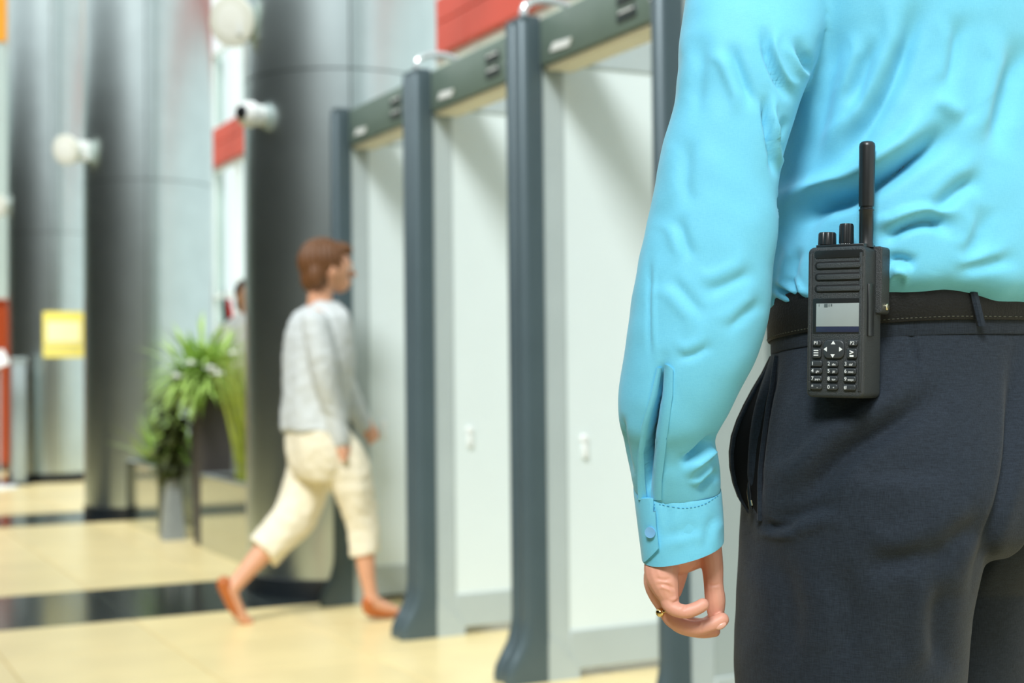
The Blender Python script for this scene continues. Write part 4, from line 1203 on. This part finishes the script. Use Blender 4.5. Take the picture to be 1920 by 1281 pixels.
sheet = curved(-.27, .52, 1.21, 1.655, .004, 'sheet', M_yel, nt_)
curved(-.20, .46, 1.36, 1.56, .006, 'print', M_yelp, sheet)
curved(-.24, .50, 1.315, 1.335, .006, 'print', M_greyp, sheet)
curved(-.20, .44, 1.255, 1.270, .006, 'print', M_greyp, sheet)
# slim pedestal, white sign stand, orange kiosk, amber banner at the left edge
M_ped = mat('pale_steel', srgb(168, 182, 186), 0.35, 0.4, vary=0.05)
pr = thing('pedestal', (1.97, 14.2, 0), 'slim pale steel pedestal beside the farthest column', 'pedestal')
MB().box(1.90, 2.02, 14.15, 14.27, .02, 1.17, .008, 2).build('post', M_ped, pr)
MB().box(1.86, 2.06, 14.11, 14.31, 0, .022, .006, 2).build('base_plate', M_plinth, pr)
MB().box(1.885, 2.035, 14.135, 14.285, 1.17, 1.21, .008, 2).build('cap', M_ped, pr)
sr = thing('sign_stand', (1.74, 13.85, 0), 'small white sign stand at the left edge of the floor', 'sign')
MB().lathe([(.17, 0), (.17, .012), (.15, .022), (.02, .03)], 32, Matrix.Translation((1.74, 13.85, 0))).build('base', M_whitem, sr)
MB().tube([(1.74, 13.85, .02), (1.74, 13.85, 1.12)], .014, 12).build('pole', M_ped, sr)
MB().box(-.11, .11, -.006, .006, -.08, .08, .003, 1, M=Matrix.Translation((1.70, 13.84, 1.18)) @ Matrix.Rotation(R(-20), 4, 'Y') @ Matrix.Rotation(R(-25), 4, 'X')).build('panel', M_whitem, sr)
kr = thing('kiosk', (1.55, 16.7, 0), 'dark orange panelled kiosk beyond the farthest column', 'kiosk')
MB().box(.85, 2.27, 16.36, 17.1, .06, 1.84, .01, 2).build('body', M_orange, kr)
MB().box(.87, 2.25, 16.38, 17.08, 0, .062).build('plinth', M_plinth, kr)
MB().box(.82, 2.30, 16.33, 17.13, 1.84, 1.88, .006, 1).build('top', M_orange, kr)
for i in range(3): MB().box(.90 + i * .45, 1.32 + i * .45, 16.345, 16.365, .12, 1.78, .006, 1).build('panel', M_orange, kr)
br = thing('banner', (1.5, 18, 6.45), 'amber banner hanging from a roof beam over the kiosk', 'banner')
MB().box(.6, 2.36, 17.98, 18.02, 5.07, 6.40, .006, 1).build('cloth', M_amber, br)
MB().tube([(.58, 18, 6.42), (2.38, 18, 6.42)], .02, 10).build('rod', M_whitem, br)
# far person half hidden by the column, flag on a stand
M_whitetop = mat('white_top', srgb(238, 238, 236), 0.8, vary=0.04)
M_dkhair = mat('dark_hair', srgb(58, 42, 24), 0.6, vary=0.3, nscale=90)
M_jean = mat('grey_slacks', srgb(150, 152, 150), 0.8, vary=0.08)
fp = Vector((3.28, 11.15, 0))
fpr = thing('person', fp, 'distant person in a white top half hidden by the column', 'person')
m = MB()
m.loft([sring(fp + Vector((0, 0, z)), Vector((a, 0, 0)), Vector((0, b, 0)), 28, 2.2) for z, a, b in ((.95, .17, .12), (1.1, .15, .11), (1.3, .18, .12), (1.42, .19, .11), (1.48, .12, .08), (1.52, .06, .06))])
for s in (-1, 1): m.tube([fp + Vector(p) for p in ((s * .17, 0, 1.42), (s * .23, -.02, 1.2), (s * .22, -.10, 1.02))], [.06, .05, .042], 14)
obj('top', remesh(m, 'top', .008, 6), M_whitetop, fpr)
m = MB()
m.loft([sring(fp + Vector((0, 0, z)), Vector((a, 0, 0)), Vector((0, b, 0)), 28, 2.2) for z, a, b in ((1.0, .16, .115), (.9, .18, .125), (.8, .175, .12))])
for s in (-1, 1): m.tube([fp + Vector(p) for p in ((s * .09, 0, .85), (s * .095, .01, .5), (s * .10, 0, .08))], [.09, .07, .06], 16)
obj('slacks', remesh(m, 'slacks', .008, 6), M_jean, fpr)
m = MB()
hc2 = fp + Vector((0, -.02, 1.66))
m.ball(hc2, .1, .76, .95, 1.12, 20); m.tube([fp + Vector((0, 0, 1.45)), fp + Vector((0, -.01, 1.6))], .05, 14)
m.tube([hc2 + Vector((0, -.09, .02)), hc2 + Vector((0, -.115, -.02))], [.008, .012], 8)
m.tube([hc2 + Vector((-.02, -.09, -.055)), hc2 + Vector((.02, -.09, -.055))], .009, 8)
for s in (-1, 1):
    m.ball(hc2 + Vector((s * .077, 0, -.01)), .025, .35, .7, 1.1, 10)
    m.tube([fp + Vector((s * .22, -.10, 1.03)), fp + Vector((s * .2, -.16, .98))], [.03, .035], 10)
    for q in range(4): m.tube([fp + Vector((s * (.19 + q * .012), -.17, .98)), fp + Vector((s * (.18 + q * .012), -.20, .92))], [.009, .007], 8)
    m.tube([fp + Vector((s * .17, -.16, 1.0)), fp + Vector((s * .155, -.19, .96))], [.011, .008], 8)
obj('body', remesh(m, 'body', .005, 5), M_skin2, fpr)
h = MB().ball(hc2 + Vector((0, .025, .03)), .1, .88, .98, 1.08, 20).ball(hc2 + Vector((0, .06, -.06)), .07, 1.05, .7, 1.2, 16)
obj('hair', remesh(h, 'hair', .006, 5), M_dkhair, fpr)
for s in (-1, 1):
    MB().ball(hc2 + Vector((s * .03, -.086, .005)), .011, seg=8).build('eye', MATS['eye_white'], fpr)
    MB().ball(fp + Vector((s * .10, -.05, .035)), .05, .9, 2.4, .7, 14).build('shoe', M_shoe, fpr)
fg = at(420, 600, 13.0); FGX, FGY = fg.x, fg.y
fr_ = thing('flag_stand', (FGX, FGY, 0), 'furled black red and gold flag on a floor stand', 'flag')
MB().lathe([(.16, 0), (.16, .02), (.04, .05), (.02, .12)], 24, Matrix.Translation((FGX, FGY, 0))).build('base', M_plinth, fr_)
MB().tube([(FGX, FGY, .05), (FGX, FGY, 1.82)], .012, 10).build('pole', M_ped, fr_)
for (o, z0, z1, cname, colr) in ((-.025, 1.35, 1.72, 'flag_black', (20, 20, 22)), (.02, 1.30, 1.72, 'flag_red', (205, 40, 36)), (.06, 1.18, 1.48, 'flag_gold', (238, 150, 50))):
    rr = []
    for k in range(7):
        t = k / 6; z = z1 + (z0 - z1) * t
        rr.append(sring(Vector((FGX + .02 + o + .05 * t, FGY - .02, z)), Vector((.018 + .016 * t, 0, 0)), Vector((0, .02 + .02 * t, 0)), 16, 2))
    MB().loft(rr).build('flag_fold', mat(cname, srgb(*colr), .8, vary=.06), fr_)
